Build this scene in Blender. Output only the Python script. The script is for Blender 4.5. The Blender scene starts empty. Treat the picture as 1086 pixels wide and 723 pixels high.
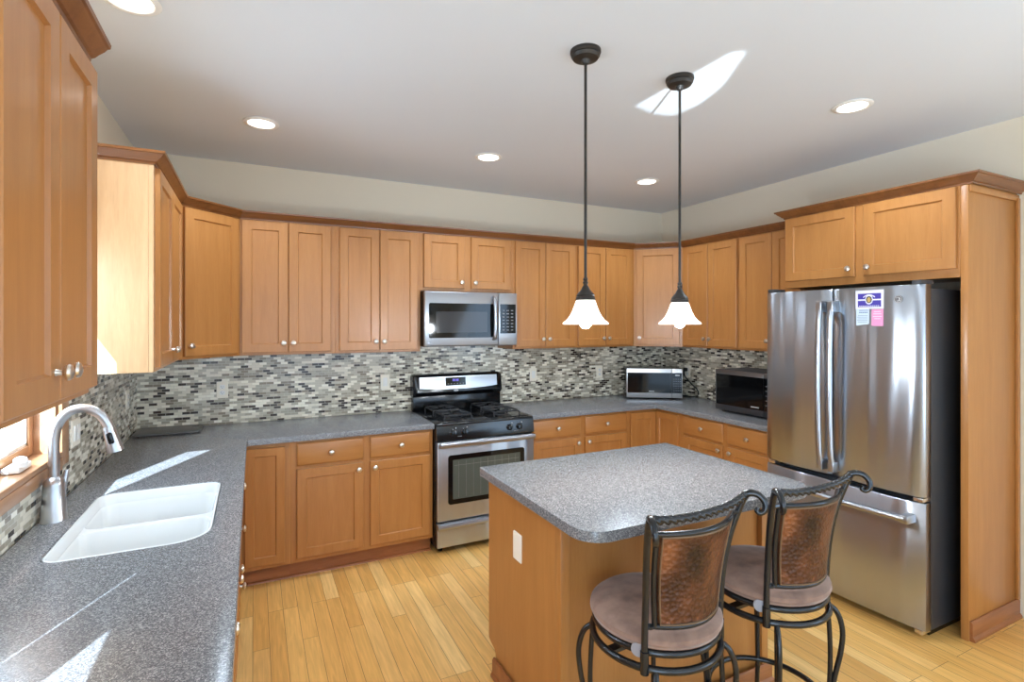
import bpy, bmesh, math, random
from mathutils import Vector, Matrix
random.seed(7)
PI = math.pi
SC = bpy.context.scene
COL = SC.collection

# ------------------------------------------------------------------ camera, world, sun, lights
cd = bpy.data.cameras.new('camera')
cam = bpy.data.objects.new('camera', cd); COL.objects.link(cam)
cam.location = (0.693, -4.1733, 1.6137)
cam.rotation_euler = (PI/2, 0, -0.4581)
cd.sensor_width = 36.0; cd.lens = 555.43/1086*36.0
cd.shift_y = -(361.5-343.03)/1086
cd.clip_start = 0.05
SC.camera = cam
SC.view_settings.view_transform = 'Standard'
SC.view_settings.look = 'None'
SC.view_settings.gamma = 1.0
SC.view_settings.use_curve_mapping = False
SC.view_settings.exposure = -0.28
SC.cycles.use_denoising = True
SC.cycles.max_bounces = 10
SC.cycles.diffuse_bounces = 6
SC.cycles.sample_clamp_indirect = 6.0

wd = bpy.data.worlds.new('sky'); SC.world = wd; wd.use_nodes = True
wd.node_tree.nodes['Background'].inputs[0].default_value = (0.58, 0.78, 1.0, 1)
wd.node_tree.nodes['Background'].inputs[1].default_value = 2.2

SUN_DIR = Vector((0.36, 0.737, -0.573)).normalized()
def lamp(name, kind, loc, energy, color=(1, 1, 1), direction=None, **kw):
    l = bpy.data.lights.new(name, kind); l.energy = energy; l.color = color
    for k, v in kw.items(): setattr(l, k, v)
    o = bpy.data.objects.new(name, l); COL.objects.link(o); o.location = loc
    if direction is not None: o.rotation_euler = Vector(direction).to_track_quat('-Z', 'Y').to_euler()
    return o
lamp('sun', 'SUN', (-5, -8, 8), 40.0, (0.69, 0.85, 1.0), SUN_DIR, angle=0.006)
# daylight entering by the big glass doors behind the photographer and by the sink window
lamp('patio_door_daylight', 'AREA', (-0.12, -5.65, 1.1), 96, (0.50, 0.72, 1.0), (1, 0.3, -0.14), shape='RECTANGLE', size=1.9, size_y=1.95)
lamp('garden_door_daylight', 'AREA', (2.4, -7.1, 1.35), 44, (0.50, 0.72, 1.0), (0, 1, 0.1), shape='RECTANGLE', size=3.2, size_y=2.2)
lamp('right_side_fill', 'AREA', (4.42, -5.4, 1.5), 54, (0.50, 0.72, 1.0), (-1, 0.15, 0.45), shape='RECTANGLE', size=1.8, size_y=1.4)  # added fill from an unseen right-hand opening, tilted up to brighten the ceiling
lamp('sink_window_daylight', 'AREA', (-0.14, -1.97, 1.55), 24, (0.6, 0.8, 1.0), (1, 0, -0.4), shape='RECTANGLE', size=0.8, size_y=0.8)

# added spot lamp standing in for sunlight reflected onto the ceiling: a narrow beam with a shaped outline
def shaped_beam(src, target, poly, energy, color):
    o = lamp('added_sun_patch_spot', 'SPOT', src, energy, color, Vector(target)-Vector(src), spot_size=0.5, spot_blend=0.0, shadow_soft_size=0.012)
    R = o.rotation_euler.to_matrix().transposed()
    uv = []
    for p in poly:
        d = R @ (Vector(p)-Vector(src)); uv.append((d.x/d.z, d.y/d.z))
    area = sum(a[0]*b[1]-b[0]*a[1] for a, b in zip(uv, uv[1:]+uv[:1]))
    if area < 0: uv = uv[::-1]
    l = o.data; l.use_nodes = True; t = l.node_tree; em = t.nodes['Emission']
    def nn(op, a=None, b=None):
        m = t.nodes.new('ShaderNodeMath'); m.operation = op
        for k, q in enumerate((a, b)):
            if q is None: continue
            if isinstance(q, (int, float)): m.inputs[k].default_value = q
            else: t.links.new(q, m.inputs[k])
        return m.outputs[0]
    tc = t.nodes.new('ShaderNodeTexCoord'); sp = t.nodes.new('ShaderNodeSeparateXYZ'); t.links.new(tc.outputs['Normal'], sp.inputs[0])
    u = nn('DIVIDE', sp.outputs[0], sp.outputs[2]); v = nn('DIVIDE', sp.outputs[1], sp.outputs[2]); acc = None
    for (x0, y0), (x1, y1) in zip(uv, uv[1:]+uv[:1]):
        L = math.hypot(x1-x0, y1-y0); a, b = -(y1-y0)/L, (x1-x0)/L; c = -(a*x0+b*y0)
        e = nn('ADD', nn('ADD', nn('MULTIPLY', u, a), nn('MULTIPLY', v, b)), c)
        m = t.nodes.new('ShaderNodeMath'); m.operation = 'MULTIPLY_ADD'; m.use_clamp = True; t.links.new(e, m.inputs[0]); m.inputs[1].default_value = 250.0; m.inputs[2].default_value = 0.5
        acc = m.outputs[0] if acc is None else nn('MULTIPLY', acc, m.outputs[0])
    t.links.new(acc, em.inputs['Strength'])
shaped_beam((1.28, -5.09, 0.95), (2.6, -2.3, 2.75), [(2.475, -2.006, 2.75), (2.478, -2.193, 2.75), (2.482, -2.606, 2.75), (2.54, -2.641, 2.75), (2.71, -2.365, 2.75), (2.77, -2.152, 2.75), (2.749, -1.989, 2.75), (2.643, -1.966, 2.75)], 1400, (0.72, 0.88, 1.0))

W, H = 4.474, 2.75
CT = 0.914

# ------------------------------------------------------------------ materials
def srgb(r, g, b):
    f = lambda c: (c/255/12.92) if c/255 <= 0.04045 else ((c/255+0.055)/1.055)**2.4
    return (f(r), f(g), f(b), 1.0)
class NT:
    def __init__(s, name):
        s.m = bpy.data.materials.new(name); s.m.use_nodes = True
        s.t = s.m.node_tree; s.b = s.t.nodes['Principled BSDF']
    def n(s, typ, **kw):
        nd = s.t.nodes.new(typ)
        for k, v in kw.items():
            if k in nd.inputs: nd.inputs[k].default_value = v
            else: setattr(nd, k, v)
        return nd
    def l(s, a, b): s.t.links.new(a, b)
    def set(s, **kw):
        for k, v in kw.items(): s.b.inputs[k.replace('_', ' ')].default_value = v
        return s
    def ramp(s, fac, stops, mode='LINEAR'):
        r = s.n('ShaderNodeValToRGB'); r.color_ramp.interpolation = mode
        e = r.color_ramp.elements
        while len(e) < len(stops): e.new(0.5)
        for x, (p, c) in zip(e, stops): x.position = p; x.color = c
        s.l(fac, r.inputs[0]); return r.outputs[0]
    def coords(s, scale=(1, 1, 1), kind='Object', rand=False):
        tc = s.n('ShaderNodeTexCoord'); mp = s.n('ShaderNodeMapping')
        mp.inputs['Scale'].default_value = scale
        s.l(tc.outputs[kind], mp.inputs['Vector'])
        if rand:
            oi = s.n('ShaderNodeObjectInfo'); mu = s.n('ShaderNodeMath', operation='MULTIPLY'); mu.inputs[1].default_value = 37.0
            s.l(oi.outputs['Random'], mu.inputs[0]); cb = s.n('ShaderNodeCombineXYZ')
            for i in range(3): s.l(mu.outputs[0], cb.inputs[i])
            s.l(cb.outputs[0], mp.inputs['Location'])
        return mp.outputs[0]
    def bump(s, h, strength=0.2, dist=0.002):
        b = s.n('ShaderNodeBump'); b.inputs['Strength'].default_value = strength; b.inputs['Distance'].default_value = dist
        s.l(h, b.inputs['Height']); s.l(b.outputs[0], s.b.inputs['Normal'])
def plain(name, col, rough=0.5, metal=0.0, **kw):
    t = NT(name); t.set(Base_Color=col, Roughness=rough, Metallic=metal, **kw); return t.m
def wood(name, c0, c1, axis='z', rough=0.36, coat=0.22):
    t = NT(name)
    sc = {'z': (9, 9, 0.9), 'x': (0.9, 9, 9), 'y': (9, 0.9, 9)}[axis]
    v = t.coords(sc, rand=True)
    n1 = t.n('ShaderNodeTexNoise', Scale=2.2, Detail=6.0, Roughness=0.6, Distortion=0.6); t.l(v, n1.inputs['Vector'])
    v2 = t.coords(tuple(q*7 for q in sc), rand=True)
    n2 = t.n('ShaderNodeTexNoise', Scale=3.0, Detail=3.0); t.l(v2, n2.inputs['Vector'])
    mx = t.n('ShaderNodeMath', operation='MULTIPLY_ADD'); mx.inputs[1].default_value = 0.3
    t.l(n2.outputs[0], mx.inputs[0]); t.l(n1.outputs[0], mx.inputs[2])
    t.l(t.ramp(mx.outputs[0], [(0.42, c0), (0.86, c1)]), t.b.inputs['Base Color'])
    t.set(Roughness=rough, Coat_Weight=coat, Coat_Roughness=0.2)
    return t.m
M = {}
M['maple'] = wood('maple_wood', srgb(168, 110, 54), srgb(182, 124, 66))
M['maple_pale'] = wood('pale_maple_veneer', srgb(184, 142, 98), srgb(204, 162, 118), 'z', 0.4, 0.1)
M['maple_h'] = wood('maple_wood_horizontal', srgb(168, 110, 54), srgb(182, 124, 66), 'x')
M['crown'] = wood('crown_wood', srgb(106, 62, 28), srgb(134, 84, 42), 'x')  # reddish glaze tone, darkened in colour for shade on the down-facing profile
M['base_wood'] = wood('cherry_baseboard_wood', srgb(136, 80, 44), srgb(166, 104, 60), 'x', 0.4)
M['casing'] = wood('window_casing_wood', srgb(160, 112, 74), srgb(188, 144, 106), 'y')
M['dark_in'] = plain('cabinet_gap_dark', srgb(50, 30, 18), 0.7)
M['wall'] = plain('greige_wall_paint', srgb(222, 211, 190), 0.85)
M['ceil'] = plain('ceiling_paint', srgb(220, 224, 228), 0.9)
M['siding'] = plain('white_siding', srgb(228, 230, 232), 0.8)
M['white'] = plain('white_plastic', srgb(246, 238, 220), 0.35)
M['white_metal'] = plain('white_enamel', srgb(240, 238, 232), 0.35)
M['slot'] = plain('socket_slot', srgb(60, 58, 55), 0.6)
M['porcelain'] = plain('sink_white', srgb(220, 220, 217), 0.22)
M['nickel'] = plain('brushed_nickel', srgb(226, 218, 206), 0.3, 1.0)
M['faucet'] = plain('faucet_stainless', srgb(190, 190, 192), 0.3, 1.0)
M['black'] = plain('black_enamel', srgb(14, 14, 15), 0.16)
M['iron'] = plain('cast_iron', srgb(38, 38, 40), 0.5)
M['blackmetal'] = plain('stool_black_metal', srgb(26, 26, 27), 0.22, 0.0)
M['charcoal'] = plain('fridge_side_charcoal', srgb(54, 54, 56), 0.45)
M['bronze'] = plain('pendant_bronze', srgb(58, 54, 50), 0.42, 0.5)
M['cardboard_white'] = plain('card_white', srgb(232, 230, 240), 0.6)
M['purple'] = plain('print_purple', srgb(70, 56, 158), 0.6)
M['gold'] = plain('print_gold', srgb(196, 164, 96), 0.6)
M['print_dark'] = plain('print_dark', srgb(52, 50, 56), 0.6)
M['bluecard'] = plain('card_pale_blue', srgb(206, 222, 236), 0.6)
M['ink'] = plain('print_ink_blue', srgb(70, 92, 140), 0.6)
M['ink_grey'] = plain('print_ink_grey', srgb(150, 164, 178), 0.6)
M['pink'] = plain('card_pink', srgb(232, 150, 190), 0.6)
M['ink_pink'] = plain('print_ink_pale_pink', srgb(248, 206, 222), 0.6)
M['mark'] = plain('pale_brand_print', srgb(200, 200, 200), 0.5)
M['key'] = plain('keypad_print', srgb(120, 120, 122), 0.5)
M['cord'] = plain('cord_black', srgb(20, 20, 20), 0.5)

def steel(name, c=(182, 188, 196), rough=0.30, axis='z'):
    t = NT(name)
    sc = {'z': (500, 500, 4), 'x': (4, 500, 500)}[axis]
    n = t.n('ShaderNodeTexNoise', Scale=1.0, Detail=2.0); t.l(t.coords(sc), n.inputs['Vector'])
    mr = t.n('ShaderNodeMapRange'); mr.inputs[3].default_value = rough-0.02; mr.inputs[4].default_value = rough+0.02
    t.l(n.outputs[0], mr.inputs[0]); t.l(mr.outputs[0], t.b.inputs['Roughness'])
    if axis == 'z':
        wv = t.n('ShaderNodeTexNoise', Scale=1.0, Detail=1.0); t.l(t.coords((7.0, 7.0, 0.55)), wv.inputs['Vector']); t.bump(wv.outputs[0], 1.0, 0.022)
    t.set(Base_Color=srgb(*c), Metallic=1.0, Anisotropic=0.8, Anisotropic_Rotation=0.25 if axis == 'z' else 0.0)
    tg = t.n('ShaderNodeTangent', direction_type='RADIAL', axis='Z'); t.l(tg.outputs[0], t.b.inputs['Tangent'])
    return t.m
M['steel'] = steel('brushed_stainless')
M['steel_h'] = steel('brushed_stainless_horizontal', (182, 184, 188), 0.34, 'x')
M['steel_bright'] = steel('bright_stainless', (236, 236, 236), 0.4, 'x')
M['steel_dark'] = steel('dark_stainless', (120, 120, 122), 0.3, 'x')

def glassblack(name, c, rough=0.06):
    return plain(name, c, rough, 0.0, IOR=1.38)
M['blackglass'] = glassblack('black_glass', srgb(12, 12, 13))
M['oven_glass'] = glassblack('oven_window_glass', srgb(84, 88, 80), 0.12)  # lighter grey-green stands in for a window reflected in the glass
M['rack'] = plain('oven_rack', srgb(120, 122, 114), 0.4)
M['screen'] = glassblack('microwave_window', srgb(58, 58, 60), 0.08)

t = NT('speckled_counter')
v = t.coords((1, 1, 1))
n1 = t.n('ShaderNodeTexNoise', Scale=420.0, Detail=2.0, Roughness=0.7); t.l(v, n1.inputs['Vector'])
vo = t.n('ShaderNodeTexVoronoi', Scale=330.0); t.l(v, vo.inputs['Vector'])
sep = t.n('ShaderNodeSeparateColor'); t.l(vo.outputs['Color'], sep.inputs[0])
ad = t.n('ShaderNodeMath', operation='MULTIPLY_ADD'); ad.inputs[1].default_value = 0.45
t.l(sep.outputs[0], ad.inputs[0]); t.l(n1.outputs[0], ad.inputs[2])
t.l(t.ramp(ad.outputs[0], [(0.36, srgb(68, 70, 72)), (0.60, srgb(98, 99, 101)), (0.82, srgb(124, 124, 125)), (0.98, srgb(174, 173, 171))]), t.b.inputs['Base Color'])
t.set(Roughness=0.24, Specular_IOR_Level=0.5)
M['counter'] = t.m

def mosaic(name, swap):
    t = NT(name)
    g = t.n('ShaderNodeTexCoord'); sp = t.n('ShaderNodeSeparateXYZ'); t.l(g.outputs['Object'], sp.inputs[0])
    cb = t.n('ShaderNodeCombineXYZ'); t.l(sp.outputs[1 if swap else 0], cb.inputs[0]); t.l(sp.outputs[2], cb.inputs[1])
    br = t.n('ShaderNodeTexBrick', offset=0.5, offset_frequency=2, squash=1.0)
    t.l(cb.outputs[0], br.inputs['Vector'])
    for k, vv in (('Scale', 1.0), ('Mortar Size', 0.0009), ('Mortar Smooth', 0.1), ('Bias', 0.0), ('Brick Width', 0.047), ('Row Height', 0.0178)): br.inputs[k].default_value = vv
    br.inputs['Color1'].default_value = (0, 0, 0, 1); br.inputs['Color2'].default_value = (1, 1, 1, 1); br.inputs['Mortar'].default_value = (0.5, 0.5, 0.5, 1)
    col = t.ramp(br.outputs['Color'], [(0.0, srgb(58, 48, 40)), (0.13, srgb(176, 168, 148)), (0.30, srgb(232, 224, 204)), (0.46, srgb(140, 128, 110)), (0.56, srgb(198, 190, 170)), (0.74, srgb(248, 242, 224)), (0.86, srgb(164, 156, 138))], 'CONSTANT')
    mx = t.n('ShaderNodeMix', data_type='RGBA')
    t.l(br.outputs['Fac'], mx.inputs['Factor']); t.l(col, mx.inputs[6]); mx.inputs[7].default_value = srgb(214, 206, 190)
    t.l(mx.outputs[2], t.b.inputs['Base Color'])
    iv = t.n('ShaderNodeMath', operation='SUBTRACT'); iv.inputs[0].default_value = 1.0; t.l(br.outputs['Fac'], iv.inputs[1])
    t.bump(iv.outputs[0], 0.4, 0.001)
    t.set(Roughness=0.18)
    return t.m
M['mosaic_xz'] = mosaic('glass_mosaic_back', False)
M['mosaic_yz'] = mosaic('glass_mosaic_side', True)

t = NT('oak_strip_floor')
g = t.n('ShaderNodeTexCoord'); sp = t.n('ShaderNodeSeparateXYZ'); t.l(g.outputs['Object'], sp.inputs[0])
cb = t.n('ShaderNodeCombineXYZ'); t.l(sp.outputs[1], cb.inputs[0]); t.l(sp.outputs[0], cb.inputs[1])
br = t.n('ShaderNodeTexBrick', offset=0.37, offset_frequency=3, squash=1.0); t.l(cb.outputs[0], br.inputs['Vector'])
for k, vv in (('Scale', 1.0), ('Mortar Size', 0.0011), ('Mortar Smooth', 0.2), ('Brick Width', 0.95), ('Row Height', 0.0765)): br.inputs[k].default_value = vv
br.inputs['Color1'].default_value = (0, 0, 0, 1); br.inputs['Color2'].default_value = (1, 1, 1, 1)
col = t.ramp(br.outputs['Color'], [(0.0, srgb(220, 166, 90)), (0.4, srgb(236, 186, 108)), (0.7, srgb(228, 174, 96)), (1.0, srgb(246, 206, 134))])
gv = t.coords((22, 1.3, 1)); gn = t.n('ShaderNodeTexNoise', Scale=3.0, Detail=5.0, Distortion=0.8)
off = t.n('ShaderNodeVectorMath', operation='ADD'); t.l(gv, off.inputs[0]); sc_ = t.n('ShaderNodeVectorMath', operation='SCALE'); sc_.inputs['Scale'].default_value = 30.0
t.l(br.outputs['Color'], sc_.inputs[0]); t.l(sc_.outputs[0], off.inputs[1]); t.l(off.outputs[0], gn.inputs['Vector'])
gr = t.ramp(gn.outputs[0], [(0.35, (0.86, 0.84, 0.80, 1)), (0.65, (1.05, 1.05, 1.05, 1))])
m1 = t.n('ShaderNodeMix', data_type='RGBA', blend_type='MULTIPLY'); m1.inputs['Factor'].default_value = 1.0
t.l(col, m1.inputs[6]); t.l(gr, m1.inputs[7])
m2 = t.n('ShaderNodeMix', data_type='RGBA'); t.l(br.outputs['Fac'], m2.inputs['Factor']); t.l(m1.outputs[2], m2.inputs[6]); m2.inputs[7].default_value = srgb(120, 80, 44)
t.l(m2.outputs[2], t.b.inputs['Base Color']); t.set(Roughness=0.32)
M['floor'] = t.m

t = NT('suede_seat')
n = t.n('ShaderNodeTexNoise', Scale=13.0, Detail=4.0); t.l(t.coords(), n.inputs['Vector'])
t.l(t.ramp(n.outputs[0], [(0.34, srgb(112, 84, 70)), (0.66, srgb(152, 120, 102))]), t.b.inputs['Base Color'])
t.set(Roughness=0.85, Sheen_Weight=0.35, Sheen_Roughness=0.4); M['suede'] = t.m

t = NT('tooled_copper_leather')
v = t.coords(); n = t.n('ShaderNodeTexNoise', Scale=5.5, Detail=2.0, Distortion=0.4); t.l(v, n.inputs['Vector'])
t.l(t.ramp(n.outputs[0], [(0.34, srgb(44, 26, 18)), (0.52, srgb(92, 54, 33)), (0.68, srgb(146, 92, 58))]), t.b.inputs['Base Color'])
vo = t.n('ShaderNodeTexVoronoi', Scale=70.0, feature='F1'); t.l(v, vo.inputs['Vector'])
t.bump(vo.outputs['Distance'], 0.7, 0.006); t.set(Roughness=0.34, Metallic=0.4); M['copper'] = t.m

t = NT('lit_frosted_shade'); t.set(Base_Color=srgb(245, 240, 230), Roughness=0.4, Emission_Color=(1.0, 0.93, 0.82, 1), Emission_Strength=2.2); M['shade'] = t.m
t = NT('lit_bulb'); t.set(Base_Color=(1, 1, 1, 1), Emission_Color=(1.0, 0.92, 0.8, 1), Emission_Strength=9.0); M['bulb'] = t.m
t = NT('lit_can_lens'); t.set(Base_Color=(1, 1, 1, 1), Emission_Color=(1.0, 0.96, 0.9, 1), Emission_Strength=8.0); M['lens'] = t.m
t = NT('lit_clock_digits'); t.set(Base_Color=(0, 0, 0, 1), Emission_Color=(0.25, 0.22, 0.9, 1), Emission_Strength=1.2); M['digits'] = t.m
t = NT('window_pane'); tr = t.n('ShaderNodeBsdfTransparent'); gl = t.n('ShaderNodeBsdfGlossy', Roughness=0.02); ms = t.n('ShaderNodeMixShader'); ms.inputs[0].default_value = 0.06
t.l(tr.outputs[0], ms.inputs[1]); t.l(gl.outputs[0], ms.inputs[2]); t.l(ms.outputs[0], t.t.nodes['Material Output'].inputs['Surface']); M['pane'] = t.m

# ------------------------------------------------------------------ mesh helpers
def BM(): return bmesh.new()
def add_box(bm, x0, x1, y0, y1, z0, z1, bev=0.0, seg=2, rot=None):
    r = bmesh.ops.create_cube(bm, size=1.0)
    vs = r['verts']
    c = Vector(((x0+x1)/2, (y0+y1)/2, (z0+z1)/2)); s = Vector((abs(x1-x0), abs(y1-y0), abs(z1-z0)))
    for v in vs: v.co = Vector((v.co.x*s.x, v.co.y*s.y, v.co.z*s.z))
    if bev > 0:
        es = list({e for v in vs for e in v.link_edges})
        rr = bmesh.ops.bevel(bm, geom=es, offset=bev, segments=seg, profile=0.5, affect='EDGES')
        vs = list({v for f in rr['faces'] for v in f.verts} | {v for v in vs if v.is_valid})
        seen = set(vs); st = list(vs)
        while st:
            for e in st.pop().link_edges:
                for q in e.verts:
                    if q not in seen: seen.add(q); st.append(q)
        vs = list(seen)
    for v in vs:
        p = v.co.copy()
        if rot is not None: p = rot @ p
        v.co = p + c
    return vs
def xform(bm, vs, mat):
    bmesh.ops.transform(bm, matrix=mat, verts=vs)
def add_loft(bm, rings, cap=True, closed_ring=True):
    rv = [[bm.verts.new(p) for p in r] for r in rings]
    n = len(rv[0])
    for a, b in zip(rv, rv[1:]):
        for i in range(n if closed_ring else n-1):
            j = (i+1) % n
            try: bm.faces.new((a[i], a[j], b[j], b[i]))
            except ValueError: pass
    if cap:
        for r in (rv[0][::-1], rv[-1]):
            try: bm.faces.new(r)
            except ValueError: pass
    return [v for r in rv for v in r]
def add_lathe(bm, prof, c=(0, 0, 0), seg=24, axis='z'):
    rings = []
    for r, z in prof:
        ring = []
        for k in range(seg):
            a = 2*PI*k/seg; x, y = max(r, 1e-5)*math.cos(a), max(r, 1e-5)*math.sin(a)
            p = {'z': (x, y, z), 'y': (x, -z, y), 'x': (z, x, y), '-x': (-z, y, x)}[axis]   # 'y': outward along -y
            ring.append(Vector(p)+Vector(c))
        rings.append(ring)
    return add_loft(bm, rings)
def smooth_path(pts, n=8):
    P = [Vector(p) for p in pts]; out = []
    for i in range(len(P)-1):
        p0 = P[i-1] if i > 0 else P[0]*2-P[1]; p1 = P[i]; p2 = P[i+1]; p3 = P[i+2] if i+2 < len(P) else P[-1]*2-P[-2]
        for k in range(n):
            u = k/n
            out.append(0.5*((2*p1)+(p2-p0)*u+(2*p0-5*p1+4*p2-p3)*u*u+(-p0+3*p1-3*p2+p3)*u**3))
    out.append(P[-1]); return out
def add_tube(bm, pts, r, seg=10, closed=False, twist=0.0, lobes=0, lobe=0.0, flat=None):
    P = [Vector(p) for p in pts]; n = len(P)
    T = []
    for i in range(n):
        a = P[(i-1) % n] if closed or i > 0 else P[i]; b = P[(i+1) % n] if closed or i < n-1 else P[i]
        T.append((b-a).normalized())
    up = Vector((0, 0, 1)) if abs(T[0].z) < 0.9 else Vector((1, 0, 0))
    N = (up - T[0]*up.dot(T[0])).normalized(); rings = []; s = 0
    for i in range(n):
        if i > 0:
            N = (N - T[i]*N.dot(T[i]))
            N = N.normalized(); s += (P[i]-P[i-1]).length
        B = T[i].cross(N); rr = r[i] if isinstance(r, (list, tuple)) else r
        ring = []
        for k in range(seg):
            a = 2*PI*k/seg
            q = rr*(1+lobe*math.cos(lobes*(a-twist*s))) if lobes else rr
            ring.append(P[i]+(N*math.cos(a)*(flat or 1)+B*math.sin(a))*q)
        rings.append(ring)
    if closed:
        rv = [[bm.verts.new(p) for p in ring] for ring in rings]
        for i in range(n):
            a, b = rv[i], rv[(i+1) % n]
            for k in range(seg): bm.faces.new((a[k], a[(k+1) % seg], b[(k+1) % seg], b[k]))
        return
    add_loft(bm, rings)
def circle_pts(c, R, n=40, z=None):
    return [Vector((c[0]+R*math.cos(2*PI*k/n), c[1]+R*math.sin(2*PI*k/n), c[2])) for k in range(n)]
def add_prism(bm, poly, z0, z1, holes=(), bev=0.0, seg=3, bev_holes=True):
    """horizontal slab from a polygon with holes"""
    loops = [poly]+list(holes); edges = []; hole_v = set()
    for li, lp in enumerate(loops):
        vs = [bm.verts.new((p[0], p[1], z1)) for p in lp]
        if li: hole_v |= set(vs)
        for i in range(len(vs)): edges.append(bm.edges.new((vs[i], vs[(i+1) % len(vs)])))
    r = bmesh.ops.triangle_fill(bm, use_beauty=True, use_dissolve=False, edges=edges, normal=(0, 0, 1))
    faces = [f for f in r['geom'] if isinstance(f, bmesh.types.BMFace)]
    for f in faces:
        f.normal_update()
        if f.normal.z < 0: f.normal_flip()
    rim = list(edges)
    ex = bmesh.ops.extrude_face_region(bm, geom=faces)
    down = [v for v in ex['geom'] if isinstance(v, bmesh.types.BMVert)]
    # the extruded copy becomes the top again: move the originals (now the far cap) apart
    for v in down: v.co.z = z0
    bmesh.ops.recalc_face_normals(bm, faces=bm.faces[:])
    if bev:
        es = []
        for e in bm.edges:
            if len(e.link_faces) == 2 and abs(e.verts[0].co.z-e.verts[1].co.z) < 1e-6 and e.calc_face_angle(0) > 1.0 and abs(e.verts[0].co.z-z1) < 1e-6:
                es.append(e)
        bmesh.ops.bevel(bm, geom=es, offset=bev, segments=seg, profile=0.5, affect='EDGES', clamp_overlap=True)
def rounded_rect(x0, x1, y0, y1, r, seg=6):
    """r may be 4 radii: (x0,y0) (x1,y0) (x1,y1) (x0,y1)"""
    R = r if isinstance(r, (list, tuple)) else [r]*4
    out = []
    for (cx, cy, a0, q) in ((x0, y0, PI, R[0]), (x1, y0, 1.5*PI, R[1]), (x1, y1, 0, R[2]), (x0, y1, 0.5*PI, R[3])):
        ccx = cx+(q if cx == x0 else -q); ccy = cy+(q if cy == y0 else -q)
        for k in range(seg+1):
            a = a0+0.5*PI*k/seg; out.append((ccx+q*math.cos(a), ccy+q*math.sin(a)))
    return out
def sweep_profile(bm, path, prof):
    """path in plan, profile (outward, z); outward is to the right of travel; mitred"""
    n = len(path); P = [Vector((p[0], p[1])) for p in path]; rings = []
    for i in range(n):
        d0 = (P[i]-P[i-1]).normalized() if i > 0 else (P[1]-P[0]).normalized()
        d1 = (P[i+1]-P[i]).normalized() if i < n-1 else d0
        n0 = Vector((d0.y, -d0.x)); n1 = Vector((d1.y, -d1.x)); b = (n0+n1).normalized(); k = 1/max(0.2, b.dot(n0))
        rings.append([Vector((P[i].x+b.x*o*k, P[i].y+b.y*o*k, z)) for o, z in prof])
    add_loft(bm, rings)

def finish(name, bm, mat, parent=None, world=True, smooth=True, angle=38):
    """links the mesh as ONE object; geometry given in world space unless world=False (then parent space)"""
    bmesh.ops.recalc_face_normals(bm, faces=bm.faces[:])
    if parent is not None and world:
        bpy_m = parent_matrix(parent).inverted()
        bmesh.ops.transform(bm, matrix=bpy_m, verts=bm.verts[:])
    me = bpy.data.meshes.new(name); bm.to_mesh(me); bm.free()
    me.materials.append(M[mat] if isinstance(mat, str) else mat)
    if smooth:
        me.polygons.foreach_set('use_smooth', [True]*len(me.polygons)); me.set_sharp_from_angle(angle=math.radians(angle))
    o = bpy.data.objects.new(name, me); COL.objects.link(o)
    if parent is not None: o.parent = parent
    return o
def parent_matrix(o):
    m = Matrix.LocRotScale(o.location, o.rotation_euler, o.scale)
    return parent_matrix(o.parent) @ m if o.parent else m
def thing(name, label, cat, loc=(0, 0, 0), rotz=0.0, group=None):
    o = bpy.data.objects.new(name, None); COL.objects.link(o); o.empty_display_size = 0.1
    o.location = loc; o.rotation_euler = (0, 0, rotz); tag(o, label, cat, group); return o
def tag(o, label, cat, group=None):
    o['label'] = label; o['category'] = cat
    if group: o['group'] = group
    return o
def struct(name, bm, mat, parent=None, **kw):
    o = finish(name, bm, mat, parent, **kw); o['kind'] = 'structure'; return o
def copy_tree(o, parent=None):
    c = o.copy(); COL.objects.link(c); c.parent = parent
    for ch in list(o.children): copy_tree(ch, c)
    return c
def quick_box(name, mat, parent, *b, bev=0.0, world=True):
    bm = BM(); add_box(bm, *b, bev=bev); return finish(name, bm, mat, parent, world=world)

# ------------------------------------------------------------------ the room
YR = -7.2
def wall_with_holes(axis, at, thick, a0, a1, z0, z1, holes):
    """boxes around rectangular holes [(a0,a1,z0,z1)]; axis 'x' = wall plane at x, runs along y"""
    bm = BM(); cuts = sorted({a0, a1, *[h[0] for h in holes], *[h[1] for h in holes]})
    for s, e in zip(cuts, cuts[1:]):
        zs = [(z0, z1)]
        for h in holes:
            if h[0] <= s+1e-6 and h[1] >= e-1e-6: zs = [(z0, h[2]), (h[3], z1)]
        for q0, q1 in zs:
            if q1-q0 < 1e-4: continue
            if axis == 'x': add_box(bm, min(at, at+thick), max(at, at+thick), s, e, q0, q1)
            else: add_box(bm, s, e, min(at, at+thick), max(at, at+thick), q0, q1)
    return bm
bm = BM(); add_box(bm, -0.15, W+0.15, YR-0.15, 0.15, -0.1, 0.0); struct('floor', bm, 'floor', smooth=False)
bm = BM(); add_box(bm, -0.15, W+0.15, YR-0.15, 0.15, H, H+0.1); struct('ceiling', bm, 'ceil', smooth=False)
WIN = (-2.40, -1.545, 1.10, 1.98)
WIN2 = (-4.25, -3.165, 1.10, 1.80)
PATIO = (-6.65, -4.70, 0.04, 2.08)
wl = struct('wall_left', wall_with_holes('x', 0.0, -0.15, YR, 0.15, 0, H, [WIN, WIN2, PATIO]), 'wall', smooth=False)
wb = struct('wall_back', wall_with_holes('y', 0.0, 0.15, 0, W, 0, H, []), 'wall', smooth=False)
wr = struct('wall_right', wall_with_holes('x', W, 0.15, YR, 0.15, 0, H, [(-6.3, -4.5, 0.8, 2.2)]), 'wall', smooth=False)
struct('wall_rear', wall_with_holes('y', YR, -0.15, 0, W, 0, H, [(0.6, 3.8, 0.02, 2.25)]), 'wall', smooth=False)
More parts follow.
